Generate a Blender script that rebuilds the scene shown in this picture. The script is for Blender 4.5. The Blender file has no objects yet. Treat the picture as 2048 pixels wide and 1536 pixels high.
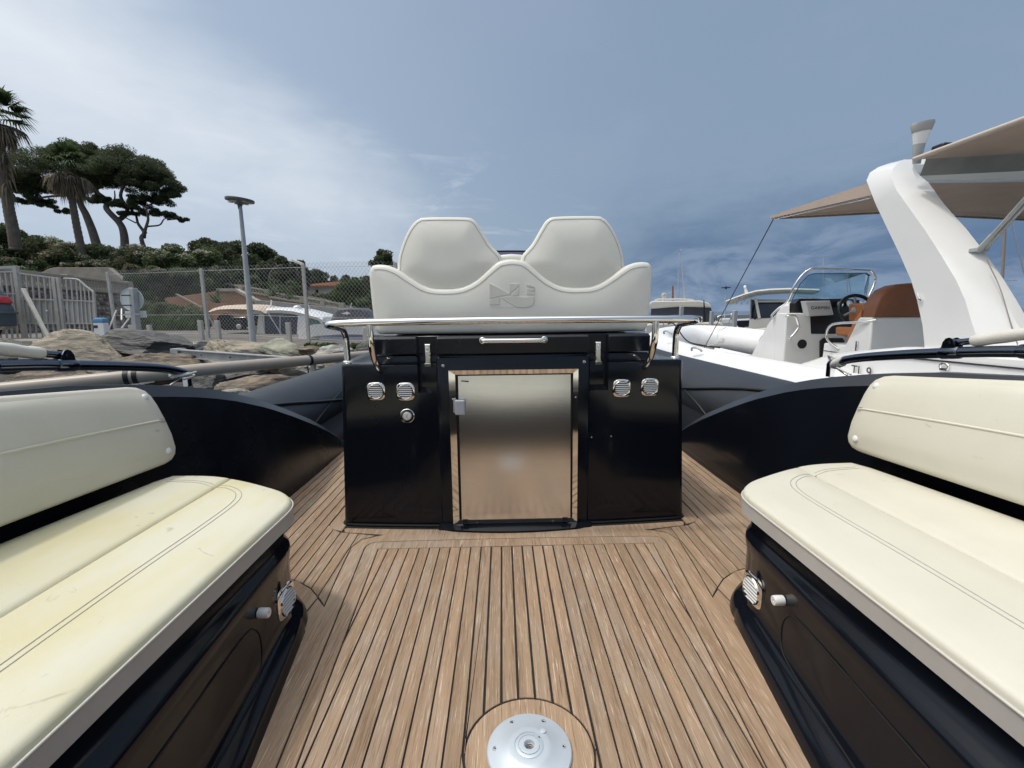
import bpy, bmesh, math, random
import numpy as np
from mathutils import Vector, Matrix, noise as mnoise, geometry as mgeo
from mathutils.bvhtree import BVHTree

SC = bpy.context.scene
COL = SC.collection
rad = math.radians

# ------------------------------------------------------------------ camera
# world: X to starboard, Y to the bow, Z up, metres; cockpit sole is z = 0, eye is 1 m above it
FOC = 930.0                      # focal length in photo pixels (2048 wide)
EYE = np.array([-0.048, 0.0, 1.0])
def _axes():
    r7 = rad(0.7)
    d = np.array([(1004-1024)/FOC, (628-768)/FOC, 1.0]); d /= np.linalg.norm(d)
    r = np.array([math.cos(r7), -math.sin(r7), 0.0]); r = r - d*r.dot(d); r /= np.linalg.norm(r)
    return np.stack([r, d, np.cross(r, d)])
AX = _axes()
def ray(px, py):
    return AX @ np.array([(px-1024)/FOC, (py-768)/FOC, 1.0])
def at(px, py, x=None, y=None, z=None):
    """real point seen in direction (px,py) at a known real coordinate (a survey helper)"""
    d = ray(px, py)
    t = (x-EYE[0])/d[0] if x is not None else ((y-EYE[1])/d[1] if y is not None else (z-EYE[2])/d[2])
    p = EYE + t*d
    return (float(p[0]), float(p[1]), float(p[2]))

cam = bpy.data.objects.new('camera', bpy.data.cameras.new('camera'))
COL.objects.link(cam)
rgt, upv, bck = AX[:, 0], -AX[:, 1], -AX[:, 2]
cam.matrix_world = Matrix(((rgt[0], upv[0], bck[0], EYE[0]), (rgt[1], upv[1], bck[1], EYE[1]),
                           (rgt[2], upv[2], bck[2], EYE[2]), (0, 0, 0, 1)))
cam.data.sensor_width = 36.0
cam.data.lens = 36.0*FOC/2048
cam.data.clip_start = 0.02
cam.data.clip_end = 20000
SC.camera = cam

# ------------------------------------------------------------------ sky and sun
SUN = Vector((-0.38, -0.05, 0.92)).normalized()       # towards the sun
SUN_EL = math.asin(SUN.z); SUN_AZ = math.atan2(SUN.x, SUN.y)
world = bpy.data.worlds.new("World"); SC.world = world; world.use_nodes = True
def build_sky():
    nt = world.node_tree; N = nt.nodes; L = nt.links
    N.clear()
    out = N.new('ShaderNodeOutputWorld'); bg = N.new('ShaderNodeBackground')
    K = 0.1
    bg.inputs['Strength'].default_value = K
    L.new(bg.outputs[0], out.inputs[0])
    sky = N.new('ShaderNodeTexSky'); sky.sky_type = 'NISHITA'; sky.sun_disc = False
    sky.sun_elevation = SUN_EL; sky.sun_rotation = SUN_AZ
    sky.air_density = 1.3; sky.dust_density = 2.0
    tc = N.new('ShaderNodeTexCoord')
    def dot(v):
        n = N.new('ShaderNodeVectorMath'); n.operation = 'DOT_PRODUCT'
        L.new(tc.outputs['Generated'], n.inputs[0]); n.inputs[1].default_value = tuple(v)
        return n.outputs['Value']
    def mapr(v, a, b, c=0.0, d=1.0):
        n = N.new('ShaderNodeMapRange'); n.interpolation_type = 'SMOOTHSTEP'
        L.new(v, n.inputs[0])
        for i, q in zip((1, 2, 3, 4), (a, b, c, d)): n.inputs[i].default_value = q
        return n.outputs[0]
    def op(o, a, b):
        n = N.new('ShaderNodeMath'); n.operation = o
        for i, q in enumerate((a, b)):
            if isinstance(q, (int, float)): n.inputs[i].default_value = q
            else: L.new(q, n.inputs[i])
        return n.outputs[0]
    def noise(scale, detail, rough, stretch=(1, 1, 1), rot=(0, 0, 0), dist=0.0):
        m = N.new('ShaderNodeMapping'); m.inputs['Scale'].default_value = stretch; m.inputs['Rotation'].default_value = rot
        L.new(tc.outputs['Generated'], m.inputs[0])
        n = N.new('ShaderNodeTexNoise'); n.inputs['Scale'].default_value = scale
        n.inputs['Detail'].default_value = detail; n.inputs['Roughness'].default_value = rough
        n.inputs['Distortion'].default_value = dist
        L.new(m.outputs[0], n.inputs['Vector'])
        return n.outputs['Fac']
    def mix(f, a, b):
        n = N.new('ShaderNodeMix'); n.data_type = 'RGBA'
        if isinstance(f, (int, float)): n.inputs['Factor'].default_value = f
        else: L.new(f, n.inputs['Factor'])
        for k, q in (('A', a), ('B', b)):
            s = [i for i in n.inputs if i.name == k and i.type == 'RGBA'][0]
            if isinstance(q, tuple): s.default_value = tuple(x/K for x in q) + (1,)
            else: L.new(q, s)
        return [o for o in n.outputs if o.type == 'RGBA'][0]
    el = dot((0, 0, 1))
    # great circle that parts the bright veil (sun side) from the grey-blue deck of cloud
    n1 = np.cross(ray(430, 0), ray(880, 385)); n1 /= np.linalg.norm(n1)
    if n1.dot(ray(100, 100)) < 0: n1 = -n1
    s = dot(n1)
    soft = noise(2.2, 4, 0.55, (1, 1, 1.6))
    fine = noise(7, 6, 0.6, (1, 1, 3.0), dist=0.3)
    sj = op('ADD', s, op('MULTIPLY', op('SUBTRACT', soft, 0.5), 0.22))
    sj = op('ADD', sj, op('MULTIPLY', op('SUBTRACT', fine, 0.5), 0.07))
    veil = mapr(sj, -0.03, 0.22)
    # the streak thins again lower down, away from the dividing line
    n2 = np.cross(ray(0, 270), ray(640, 430)); n2 /= np.linalg.norm(n2)
    if n2.dot(ray(500, 100)) < 0: n2 = -n2
    up = mapr(op('ADD', dot(n2), op('MULTIPLY', op('SUBTRACT', fine, 0.5), 0.12)), -0.16, 0.20, 0.12, 1.0)
    veil = op('MULTIPLY', veil, up)
    side = mapr(dot((1, 0.15, 0)), -0.75, 0.55)
    base = mix(side, (0.40, 0.485, 0.61), (0.222, 0.300, 0.410))
    base = mix(0.15, base, sky.outputs['Color'])
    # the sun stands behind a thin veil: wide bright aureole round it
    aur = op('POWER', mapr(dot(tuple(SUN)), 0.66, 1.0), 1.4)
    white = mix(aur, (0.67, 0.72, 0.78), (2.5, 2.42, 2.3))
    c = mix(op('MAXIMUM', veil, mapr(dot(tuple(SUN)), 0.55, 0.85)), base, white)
    # grey-violet patches in the cloud deck
    patch = mapr(noise(3.0, 5, 0.6, (1, 1, 2.2), (0.3, 0.2, 0)), 0.45, 0.75, 0.0, 0.5)
    c = mix(op('MULTIPLY', patch, mapr(s, -0.02, -0.3)), c, (0.265, 0.335, 0.455))
    # dark rain clouds low over the sea, paler heads between them
    low = mapr(op('ADD', el, op('MULTIPLY', op('SUBTRACT', fine, 0.5), 0.16)), 0.27, 0.08)
    sea = mapr(dot((0.75, 0.66, 0)), 0.72, 0.90)
    storm = op('MULTIPLY', low, sea)
    c = mix(op('MULTIPLY', storm, 0.85), c, (0.080, 0.145, 0.260))
    puff = mapr(noise(6.5, 8, 0.6, (1, 1, 2.6), (0.1, 0.4, 0.7), 0.5), 0.46, 0.66)
    c = mix(op('MULTIPLY', op('MULTIPLY', puff, storm), 0.75), c, (0.235, 0.305, 0.42))
    hz = mapr(el, 0.07, 0.0, 0.0, 0.3)
    c = mix(hz, c, (0.30, 0.385, 0.50))
    # small puffs low on the left
    pl = mapr(noise(8, 7, 0.6, (1, 1, 3.5), (0, 0.2, 1.1), 0.5), 0.52, 0.72)
    c = mix(op('MULTIPLY', op('MULTIPLY', pl, mapr(el, 0.42, 0.2)), mapr(s, -0.25, 0.05, 0, 0.42)), c, (0.60, 0.65, 0.74))
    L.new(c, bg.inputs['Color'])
build_sky()
sun = bpy.data.objects.new('sun', bpy.data.lights.new('sun', 'SUN'))
COL.objects.link(sun)
sun.data.energy = 1.25; sun.data.angle = rad(4.0); sun.data.color = (1.0, 0.95, 0.86)
sun.rotation_euler = (-SUN).to_track_quat('-Z', 'Y').to_euler()
SC.view_settings.view_transform = 'Standard'; SC.view_settings.look = 'None'
SC.view_settings.gamma = 1.0; SC.view_settings.use_curve_mapping = False
SC.view_settings.exposure = 0.2
SC.cycles.max_bounces = 8; SC.cycles.transparent_max_bounces = 12

# ------------------------------------------------------------------ mesh helpers
class MB:
    def __init__(s): s.v = []; s.f = []
    def add(s, v, f):
        o = len(s.v); s.v += [tuple(map(float, p)) for p in v]; s.f += [tuple(i+o for i in q) for q in f]; return s
    def box(s, x0, x1, y0, y1, z0, z1):
        return s.add([(x, y, z) for z in (z0, z1) for y in (y0, y1) for x in (x0, x1)],
                     [(0, 2, 3, 1), (4, 5, 7, 6), (0, 1, 5, 4), (2, 6, 7, 3), (0, 4, 6, 2), (1, 3, 7, 5)])
    def loft(s, rings, closed=True, cap0=True, cap1=True):
        n = len(rings[0]); v = [p for r in rings for p in r]; f = []
        m = n if closed else n-1
        for k in range(len(rings)-1):
            for i in range(m):
                j = (i+1) % n
                f.append((k*n+i, k*n+j, (k+1)*n+j, (k+1)*n+i))
        if cap0: f.append(tuple(range(n-1, -1, -1)))
        if cap1: f.append(tuple((len(rings)-1)*n+i for i in range(n)))
        return s.add(v, f)
    def prism(s, poly, axis, a, b):
        m = {'x': lambda p, t: (t, p[0], p[1]), 'y': lambda p, t: (p[0], t, p[1]), 'z': lambda p, t: (p[0], p[1], t)}[axis]
        return s.loft([[m(p, a) for p in poly], [m(p, b) for p in poly]])
    def tube(s, pts, r, seg=8, cap=True):
        P = [Vector(p) for p in pts]; n = len(P)
        R = [r]*n if isinstance(r, (int, float)) else list(r)
        T = [(P[min(i+1, n-1)]-P[max(i-1, 0)]).normalized() for i in range(n)]
        a = Vector((0, 0, 1)) if abs(T[0].z) < 0.9 else Vector((1, 0, 0))
        u = T[0].cross(a).normalized(); rings = []
        for i in range(n):
            u = (u - T[i]*u.dot(T[i])).normalized(); w = T[i].cross(u)
            rings.append([tuple(P[i]+(u*math.cos(2*math.pi*k/seg)+w*math.sin(2*math.pi*k/seg))*R[i]) for k in range(seg)])
        return s.loft(rings, True, cap, cap)
    def lathe(s, prof, o=(0, 0, 0), d=(0, 0, 1), seg=24, cap=True):
        d = Vector(d).normalized(); a = Vector((0, 0, 1)) if abs(d.z) < 0.9 else Vector((1, 0, 0))
        u = a.cross(d).normalized(); w = d.cross(u); O = Vector(o)
        return s.loft([[tuple(O+d*h+(u*math.cos(2*math.pi*k/seg)+w*math.sin(2*math.pi*k/seg))*max(r, 1e-4)) for k in range(seg)] for r, h in prof], True, cap, cap)
    def bar(s, a, b, w, h):
        """rectangular bar from a to b, w wide (horizontal), h high"""
        A, B = Vector(a), Vector(b); t = (B-A).normalized()
        u = t.cross(Vector((0, 0, 1)))
        u = u.normalized() if u.length > 1e-4 else Vector((1, 0, 0)); q = u.cross(t).normalized()
        return s.loft([[tuple(P+u*(i*w/2)+q*(j*h/2)) for i, j in ((-1, -1), (1, -1), (1, 1), (-1, 1))] for P in (A, B)])
    def mirror(s):
        o = MB(); o.add([(-x, y, z) for x, y, z in s.v], [q[::-1] for q in s.f]); return o
    def mesh(s, name, smooth=35):
        me = bpy.data.meshes.new(name); me.from_pydata(s.v, [], s.f); me.validate(); me.update()
        bm = bmesh.new(); bm.from_mesh(me); bmesh.ops.recalc_face_normals(bm, faces=bm.faces); bm.to_mesh(me); bm.free()
        if smooth:
            me.polygons.foreach_set('use_smooth', [True]*len(me.polygons)); me.set_sharp_from_angle(angle=rad(smooth))
        return me

def catmull(P, n=6, closed=False):
    P = [tuple(map(float, p)) for p in P]; m = len(P); out = []
    for i in range(m if closed else m-1):
        g = lambda k: np.array(P[k % m] if closed else P[min(max(k, 0), m-1)])
        a, b, c, d = g(i-1), g(i), g(i+1), g(i+2)
        for j in range(n):
            t = j/n
            out.append(tuple(0.5*((2*b)+(c-a)*t+(2*a-5*b+4*c-d)*t*t+(3*b-a-3*c+d)*t**3)))
    if not closed: out.append(P[-1])
    return out
def lerp(a, b, t): return tuple(x+(y-x)*t for x, y in zip(a, b))
def interp(x, tab):
    xs = [t[0] for t in tab]
    return [float(np.interp(x, xs, [t[k] for t in tab])) for k in range(1, len(tab[0]))]
def area2(P): return sum(P[i][0]*P[(i+1) % len(P)][1]-P[(i+1) % len(P)][0]*P[i][1] for i in range(len(P)))
def offset(P, d):
    """inset a closed 2D polygon by d"""
    sgn = 1 if area2(P) > 0 else -1; n = len(P); out = []
    for i in range(n):
        a, b, c = np.array(P[i-1]), np.array(P[i]), np.array(P[(i+1) % n])
        e, f = b-a, c-b; e = e/(np.linalg.norm(e)+1e-12); f = f/(np.linalg.norm(f)+1e-12)
        n1, n2 = np.array([-e[1], e[0]])*sgn, np.array([-f[1], f[0]])*sgn
        q = n1+n2; L2 = q.dot(q)
        q = n1 if L2 < 0.3 else q*2/L2
        out.append(tuple(b+q*d))
    return out
def pad(mb, outline, mp, h0, h1, r, puff=0.0, D=0.07):
    """cushion: outline in 2D, mp(u, v, h) -> 3D, rounded rim of radius r, top crowned by puff over distance D"""
    R = []
    for d, h in [(r*0.5, h0), (0, h0+r*0.5), (0, h1-r)] + [(r*(1-math.cos(t)), h1-r+r*math.sin(t)) for t in (0.4, 0.8, 1.2, 1.57)]:
        R.append([mp(p[0], p[1], h) for p in offset(outline, d)])
    last = offset(outline, r)
    mb.loft(R, True, True, False)
    # crown: constrained triangulation so that hollow outlines and bent faces stay smooth
    n = len(last); L_ = np.array(last); E0, E1 = L_, np.roll(L_, -1, 0); ed = E1-E0; el = (ed**2).sum(1)+1e-12
    lo, hi = L_.min(0), L_.max(0); step = min(max(hi-lo)/34.0, .019)
    def dist(x, y):
        q = np.array((x, y))-E0; t = np.clip((q*ed).sum(1)/el, 0, 1)[:, None]
        return float(np.sqrt((((q-ed*t))**2).sum(1).min()))
    def inside(x, y):
        c = (E0[:, 1] > y) != (E1[:, 1] > y); c = c & (x < ed[:, 0]*(y-E0[:, 1])/np.where(ed[:, 1] == 0, 1e-12, ed[:, 1])+E0[:, 0])
        return c.sum() % 2 == 1
    pts = [Vector(p) for p in last]
    for i in range(int((hi[0]-lo[0])/step)+1):
        for j in range(int((hi[1]-lo[1])/step)+1):
            x, y = lo[0]+(i+.5)*step, lo[1]+(j+.5)*step
            if inside(x, y) and dist(x, y) > step*.55: pts.append(Vector((x, y)))
    res = mgeo.delaunay_2d_cdt(pts, [], [list(range(n))], 1, 1e-6)
    base = len(mb.v)-n; vs, fs, org = res[0], res[2], res[3]
    idx = {}
    for k, p in enumerate(vs):
        o = [q for q in org[k] if q < n]
        if o: idx[k] = base+o[0]
        else:
            t = 1-min(dist(p[0], p[1])/D, 1)
            idx[k] = len(mb.v); mb.v.append(tuple(map(float, mp(p[0], p[1], h1+puff*(1-t*t)))))
    mb.f += [tuple(idx[q] for q in t) for t in fs]
    return mb

def onto(mbs, pts, d, lift):
    """drop points along d onto the given shapes and lift them off the surface a little"""
    T = [BVHTree.FromPolygons(m.v, m.f) for m in mbs]; d = Vector(d).normalized(); out = []
    for p in pts:
        best = None
        for t in T:
            h = t.ray_cast(Vector(p)-d*.12, d)
            if h[0] is not None and (best is None or h[3] < best[1]): best = (h[0], h[3])
        out.append(tuple((best[0] if best else Vector(p))-d*lift))
    return out
def put(o, parent):
    COL.objects.link(o)
    if parent is not None:
        o.parent = parent
        if parent.type == 'EMPTY': o.matrix_parent_inverse = Matrix.Translation(-parent.location)
    return o
def obj(name, mb, m, parent=None, bevel=0.0, seg=2, smooth=35, origin=None):
    me = mb if isinstance(mb, bpy.types.Mesh) else mb.mesh(name, smooth)
    if m is not None: me.materials.append(m)
    o = bpy.data.objects.new(name, me)
    if origin is not None:
        me.transform(Matrix.Translation(-Vector(origin))); o.location = origin
    put(o, parent)
    if bevel:
        b = o.modifiers.new('bevel', 'BEVEL'); b.width = bevel; b.segments = seg; b.limit_method = 'ANGLE'; b.angle_limit = rad(40)
        b.harden_normals = False
    return o
def tag(o, label, cat, group=None):
    o['label'] = label; o['category'] = cat
    if group: o['group'] = group
    return o
def thing(name, label, cat, loc=(0, 0, 0), group=None):
    o = bpy.data.objects.new(name, None); o.empty_display_size = 0.1
    COL.objects.link(o); o.location = loc
    return tag(o, label, cat, group)
def single(name, mb, m, label, cat, group=None, **k):
    me = mb if isinstance(mb, bpy.types.Mesh) else mb.mesh(name, k.pop('smooth', 35))
    n = len(me.vertices); co = np.empty(n*3); me.vertices.foreach_get('co', co); co = co.reshape(-1, 3)
    c = ((co[:, 0].min()+co[:, 0].max())/2, (co[:, 1].min()+co[:, 1].max())/2, co[:, 2].min())
    return tag(obj(name, me, m, origin=c, **k), label, cat, group)
def struct(name, mb, m, **k):
    o = obj(name, mb, m, **k); o['kind'] = 'structure'; return o
def text(name, body, size, m, parent, M, extrude=0.001):
    c = bpy.data.curves.new(name, 'FONT'); c.body = body; c.size = size; c.extrude = extrude
    c.align_x = 'CENTER'; c.align_y = 'CENTER'; c.materials.append(m); c.resolution_u = 4
    f = bpy.data.objects.new(name, c); COL.objects.link(f)
    me = bpy.data.meshes.new_from_object(f); me.materials.clear(); me.materials.append(m)
    bpy.data.objects.remove(f); o = bpy.data.objects.new(name, me); COL.objects.link(o)
    o.matrix_world = M
    if parent is not None:
        o.parent = parent
        if parent.type == 'EMPTY': o.matrix_parent_inverse = Matrix.Translation(-parent.location)
    return o

# ------------------------------------------------------------------ materials
def mat(name, col, rough=0.5, metal=0.0, var=0.0, vscale=5.0, stretch=(1, 1, 1), col2=None, bump=0.0, bscale=None,
        coat=0.0, spec=0.5, rvar=0.0, rand=0.0, detail=6, dist=0.0, aniso=0.0, lo=0.35, hi=0.68, bdist=0.01, specks=None):
    m = bpy.data.materials.new(name); m.use_nodes = True
    nt = m.node_tree; N = nt.nodes; L = nt.links; b = N['Principled BSDF']
    b.inputs['Base Color'].default_value = tuple(col)+(1,)
    b.inputs['Roughness'].default_value = rough; b.inputs['Metallic'].default_value = metal
    b.inputs['Coat Weight'].default_value = coat; b.inputs['Coat Roughness'].default_value = 0.06
    b.inputs['Specular IOR Level'].default_value = spec; b.inputs['Anisotropic'].default_value = aniso
    tc = N.new('ShaderNodeTexCoord'); mp = N.new('ShaderNodeMapping'); mp.inputs['Scale'].default_value = stretch
    L.new(tc.outputs['Object'], mp.inputs[0])
    def noise(s, d=detail):
        n = N.new('ShaderNodeTexNoise'); n.inputs['Scale'].default_value = s; n.inputs['Detail'].default_value = d
        n.inputs['Roughness'].default_value = 0.6; n.inputs['Distortion'].default_value = dist
        L.new(mp.outputs[0], n.inputs['Vector']); return n.outputs['Fac']
    src = None
    if col2 is not None or var:
        c2 = col2 if col2 is not None else tuple(x*(1-var) for x in col)
        r = N.new('ShaderNodeMapRange'); L.new(noise(vscale), r.inputs[0])
        r.inputs[1].default_value = lo; r.inputs[2].default_value = hi
        mx = N.new('ShaderNodeMix'); mx.data_type = 'RGBA'; L.new(r.outputs[0], mx.inputs['Factor'])
        ca = [i for i in mx.inputs if i.type == 'RGBA']; ca[0].default_value = tuple(col)+(1,); ca[1].default_value = tuple(c2)+(1,)
        src = [o for o in mx.outputs if o.type == 'RGBA'][0]
    if specks:                                  # scuffs and dirt with a shape of their own
        sc_, sl, shh, scol = specks
        n = N.new('ShaderNodeTexNoise'); n.inputs['Scale'].default_value = sc_; n.inputs['Detail'].default_value = 3; n.inputs['Distortion'].default_value = 1.2
        L.new(tc.outputs['Object'], n.inputs['Vector'])
        r = N.new('ShaderNodeMapRange'); L.new(n.outputs['Fac'], r.inputs[0]); r.inputs[1].default_value = sl; r.inputs[2].default_value = shh; r.inputs[4].default_value = .6
        mx = N.new('ShaderNodeMix'); mx.data_type = 'RGBA'; L.new(r.outputs[0], mx.inputs['Factor'])
        ca = [i for i in mx.inputs if i.type == 'RGBA']; ca[1].default_value = tuple(scol)+(1,)
        if src is None: ca[0].default_value = tuple(col)+(1,)
        else: L.new(src, ca[0])
        src = [o for o in mx.outputs if o.type == 'RGBA'][0]
    if rand:
        oi = N.new('ShaderNodeObjectInfo'); r = N.new('ShaderNodeMapRange'); L.new(oi.outputs['Random'], r.inputs[0])
        r.inputs[3].default_value = 1-rand; r.inputs[4].default_value = 1+rand
        hs = N.new('ShaderNodeHueSaturation'); L.new(r.outputs[0], hs.inputs['Value'])
        if src is None: hs.inputs['Color'].default_value = tuple(col)+(1,)
        else: L.new(src, hs.inputs['Color'])
        src = hs.outputs[0]
    if src is not None: L.new(src, b.inputs['Base Color'])
    if rvar:
        r = N.new('ShaderNodeMapRange'); L.new(noise(vscale*1.7), r.inputs[0]); r.inputs[1].default_value = 0.3; r.inputs[2].default_value = 0.7
        r.inputs[3].default_value = max(rough-rvar, 0.02); r.inputs[4].default_value = rough+rvar; L.new(r.outputs[0], b.inputs['Roughness'])
    if bump:
        bp = N.new('ShaderNodeBump'); bp.inputs['Strength'].default_value = bump; bp.inputs['Distance'].default_value = bdist
        L.new(noise(bscale or vscale*4), bp.inputs['Height']); L.new(bp.outputs[0], b.inputs['Normal'])
    return m

def teak_mat():
    m = bpy.data.materials.new('teak'); m.use_nodes = True
    nt = m.node_tree; N = nt.nodes; L = nt.links; b = N['Principled BSDF']
    g = N.new('ShaderNodeNewGeometry'); oi = N.new('ShaderNodeObjectInfo')
    # grain runs along the boat; every strip is cut from another bit of wood
    off = N.new('ShaderNodeVectorMath'); off.operation = 'SCALE'; off.inputs[0].default_value = (3.1, 17.0, 9.0); L.new(oi.outputs['Random'], off.inputs['Scale'])
    ad = N.new('ShaderNodeVectorMath'); ad.operation = 'ADD'; L.new(g.outputs['Position'], ad.inputs[0]); L.new(off.outputs[0], ad.inputs[1])
    def nz(st, sc, d=5, ro=0.6):
        mp = N.new('ShaderNodeMapping'); mp.inputs['Scale'].default_value = st; L.new(ad.outputs[0], mp.inputs[0])
        n = N.new('ShaderNodeTexNoise'); n.inputs['Scale'].default_value = sc; n.inputs['Detail'].default_value = d; n.inputs['Roughness'].default_value = ro
        L.new(mp.outputs[0], n.inputs['Vector']); return n.outputs['Fac']
    def mixc(f, A, B, lo, hi, mxf=1.0):
        r = N.new('ShaderNodeMapRange'); L.new(f, r.inputs[0]); r.inputs[1].default_value = lo; r.inputs[2].default_value = hi; r.inputs[4].default_value = mxf
        x = N.new('ShaderNodeMix'); x.data_type = 'RGBA'; L.new(r.outputs[0], x.inputs['Factor'])
        ca = [i for i in x.inputs if i.type == 'RGBA']
        for s, q in zip(ca, (A, B)):
            if isinstance(q, tuple): s.default_value = q+(1,)
            else: L.new(q, s)
        return [o for o in x.outputs if o.type == 'RGBA'][0]
    grain = nz((230, 6, 1), 1.0, 4, 0.7)
    broad = nz((34, 1.6, 1), 1.0)
    worn = nz((1, 1, 1), 1.7, 4)
    c = mixc(broad, (0.275, 0.182, 0.116), (0.400, 0.280, 0.184), 0.3, 0.7)
    c = mixc(worn, c, (0.36, 0.29, 0.228), 0.47, 0.70, 0.75)            # silvered, weathered patches
    c = mixc(grain, c, (0.13, 0.082, 0.050), 0.53, 0.70, 0.85)
    g2 = nz((300, 9, 1), 1.0, 3, 0.7)
    c = mixc(g2, c, (0.66, 0.55, 0.43), 0.56, 0.72, 0.85)
    hs = N.new('ShaderNodeHueSaturation'); L.new(c, hs.inputs['Color'])
    r = N.new('ShaderNodeMapRange'); L.new(oi.outputs['Random'], r.inputs[0]); r.inputs[3].default_value = 0.86; r.inputs[4].default_value = 1.1
    L.new(r.outputs[0], hs.inputs['Value']); L.new(hs.outputs[0], b.inputs['Base Color'])
    b.inputs['Roughness'].default_value = 0.72; b.inputs['Specular IOR Level'].default_value = 0.3
    bp = N.new('ShaderNodeBump'); bp.inputs['Strength'].default_value = 0.35; bp.inputs['Distance'].default_value = 0.002
    L.new(grain, bp.inputs['Height']); L.new(bp.outputs[0], b.inputs['Normal'])
    return m

def leaf_mat(name, a, b_, var_scale=0.5):
    m = bpy.data.materials.new(name); m.use_nodes = True
    nt = m.node_tree; N = nt.nodes; L = nt.links; b = N['Principled BSDF']
    at_ = N.new('ShaderNodeAttribute'); at_.attribute_name = 'tone'
    x = N.new('ShaderNodeMix'); x.data_type = 'RGBA'; L.new(at_.outputs['Fac'], x.inputs['Factor'])
    ca = [i for i in x.inputs if i.type == 'RGBA']; ca[0].default_value = tuple(a)+(1,); ca[1].default_value = tuple(b_)+(1,)
    L.new([o for o in x.outputs if o.type == 'RGBA'][0], b.inputs['Base Color'])
    b.inputs['Roughness'].default_value = 0.6; b.inputs['Specular IOR Level'].default_value = 0.25
    # thin leaves let some light through
    tr = N.new('ShaderNodeBsdfTranslucent'); L.new([o for o in x.outputs if o.type == 'RGBA'][0], tr.inputs['Color'])
    ms = N.new('ShaderNodeMixShader'); ms.inputs[0].default_value = 0.38
    out = [n for n in N if n.type == 'OUTPUT_MATERIAL'][0]
    L.new(b.outputs[0], ms.inputs[1]); L.new(tr.outputs[0], ms.inputs[2]); L.new(ms.outputs[0], out.inputs['Surface'])
    return m

def glass_mat(name, tint, alpha=0.35, rough=0.02):
    m = bpy.data.materials.new(name); m.use_nodes = True
    nt = m.node_tree; N = nt.nodes; L = nt.links; N.clear()
    o = N.new('ShaderNodeOutputMaterial'); t = N.new('ShaderNodeBsdfTransparent'); t.inputs[0].default_value = tuple(tint)+(1,)
    g = N.new('ShaderNodeBsdfGlossy'); g.inputs['Roughness'].default_value = rough
    f = N.new('ShaderNodeFresnel'); f.inputs['IOR'].default_value = 1.45
    x = N.new('ShaderNodeMixShader'); L.new(f.outputs[0], x.inputs[0]); L.new(t.outputs[0], x.inputs[1]); L.new(g.outputs[0], x.inputs[2])
    L.new(x.outputs[0], o.inputs[0])
    return m

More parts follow.
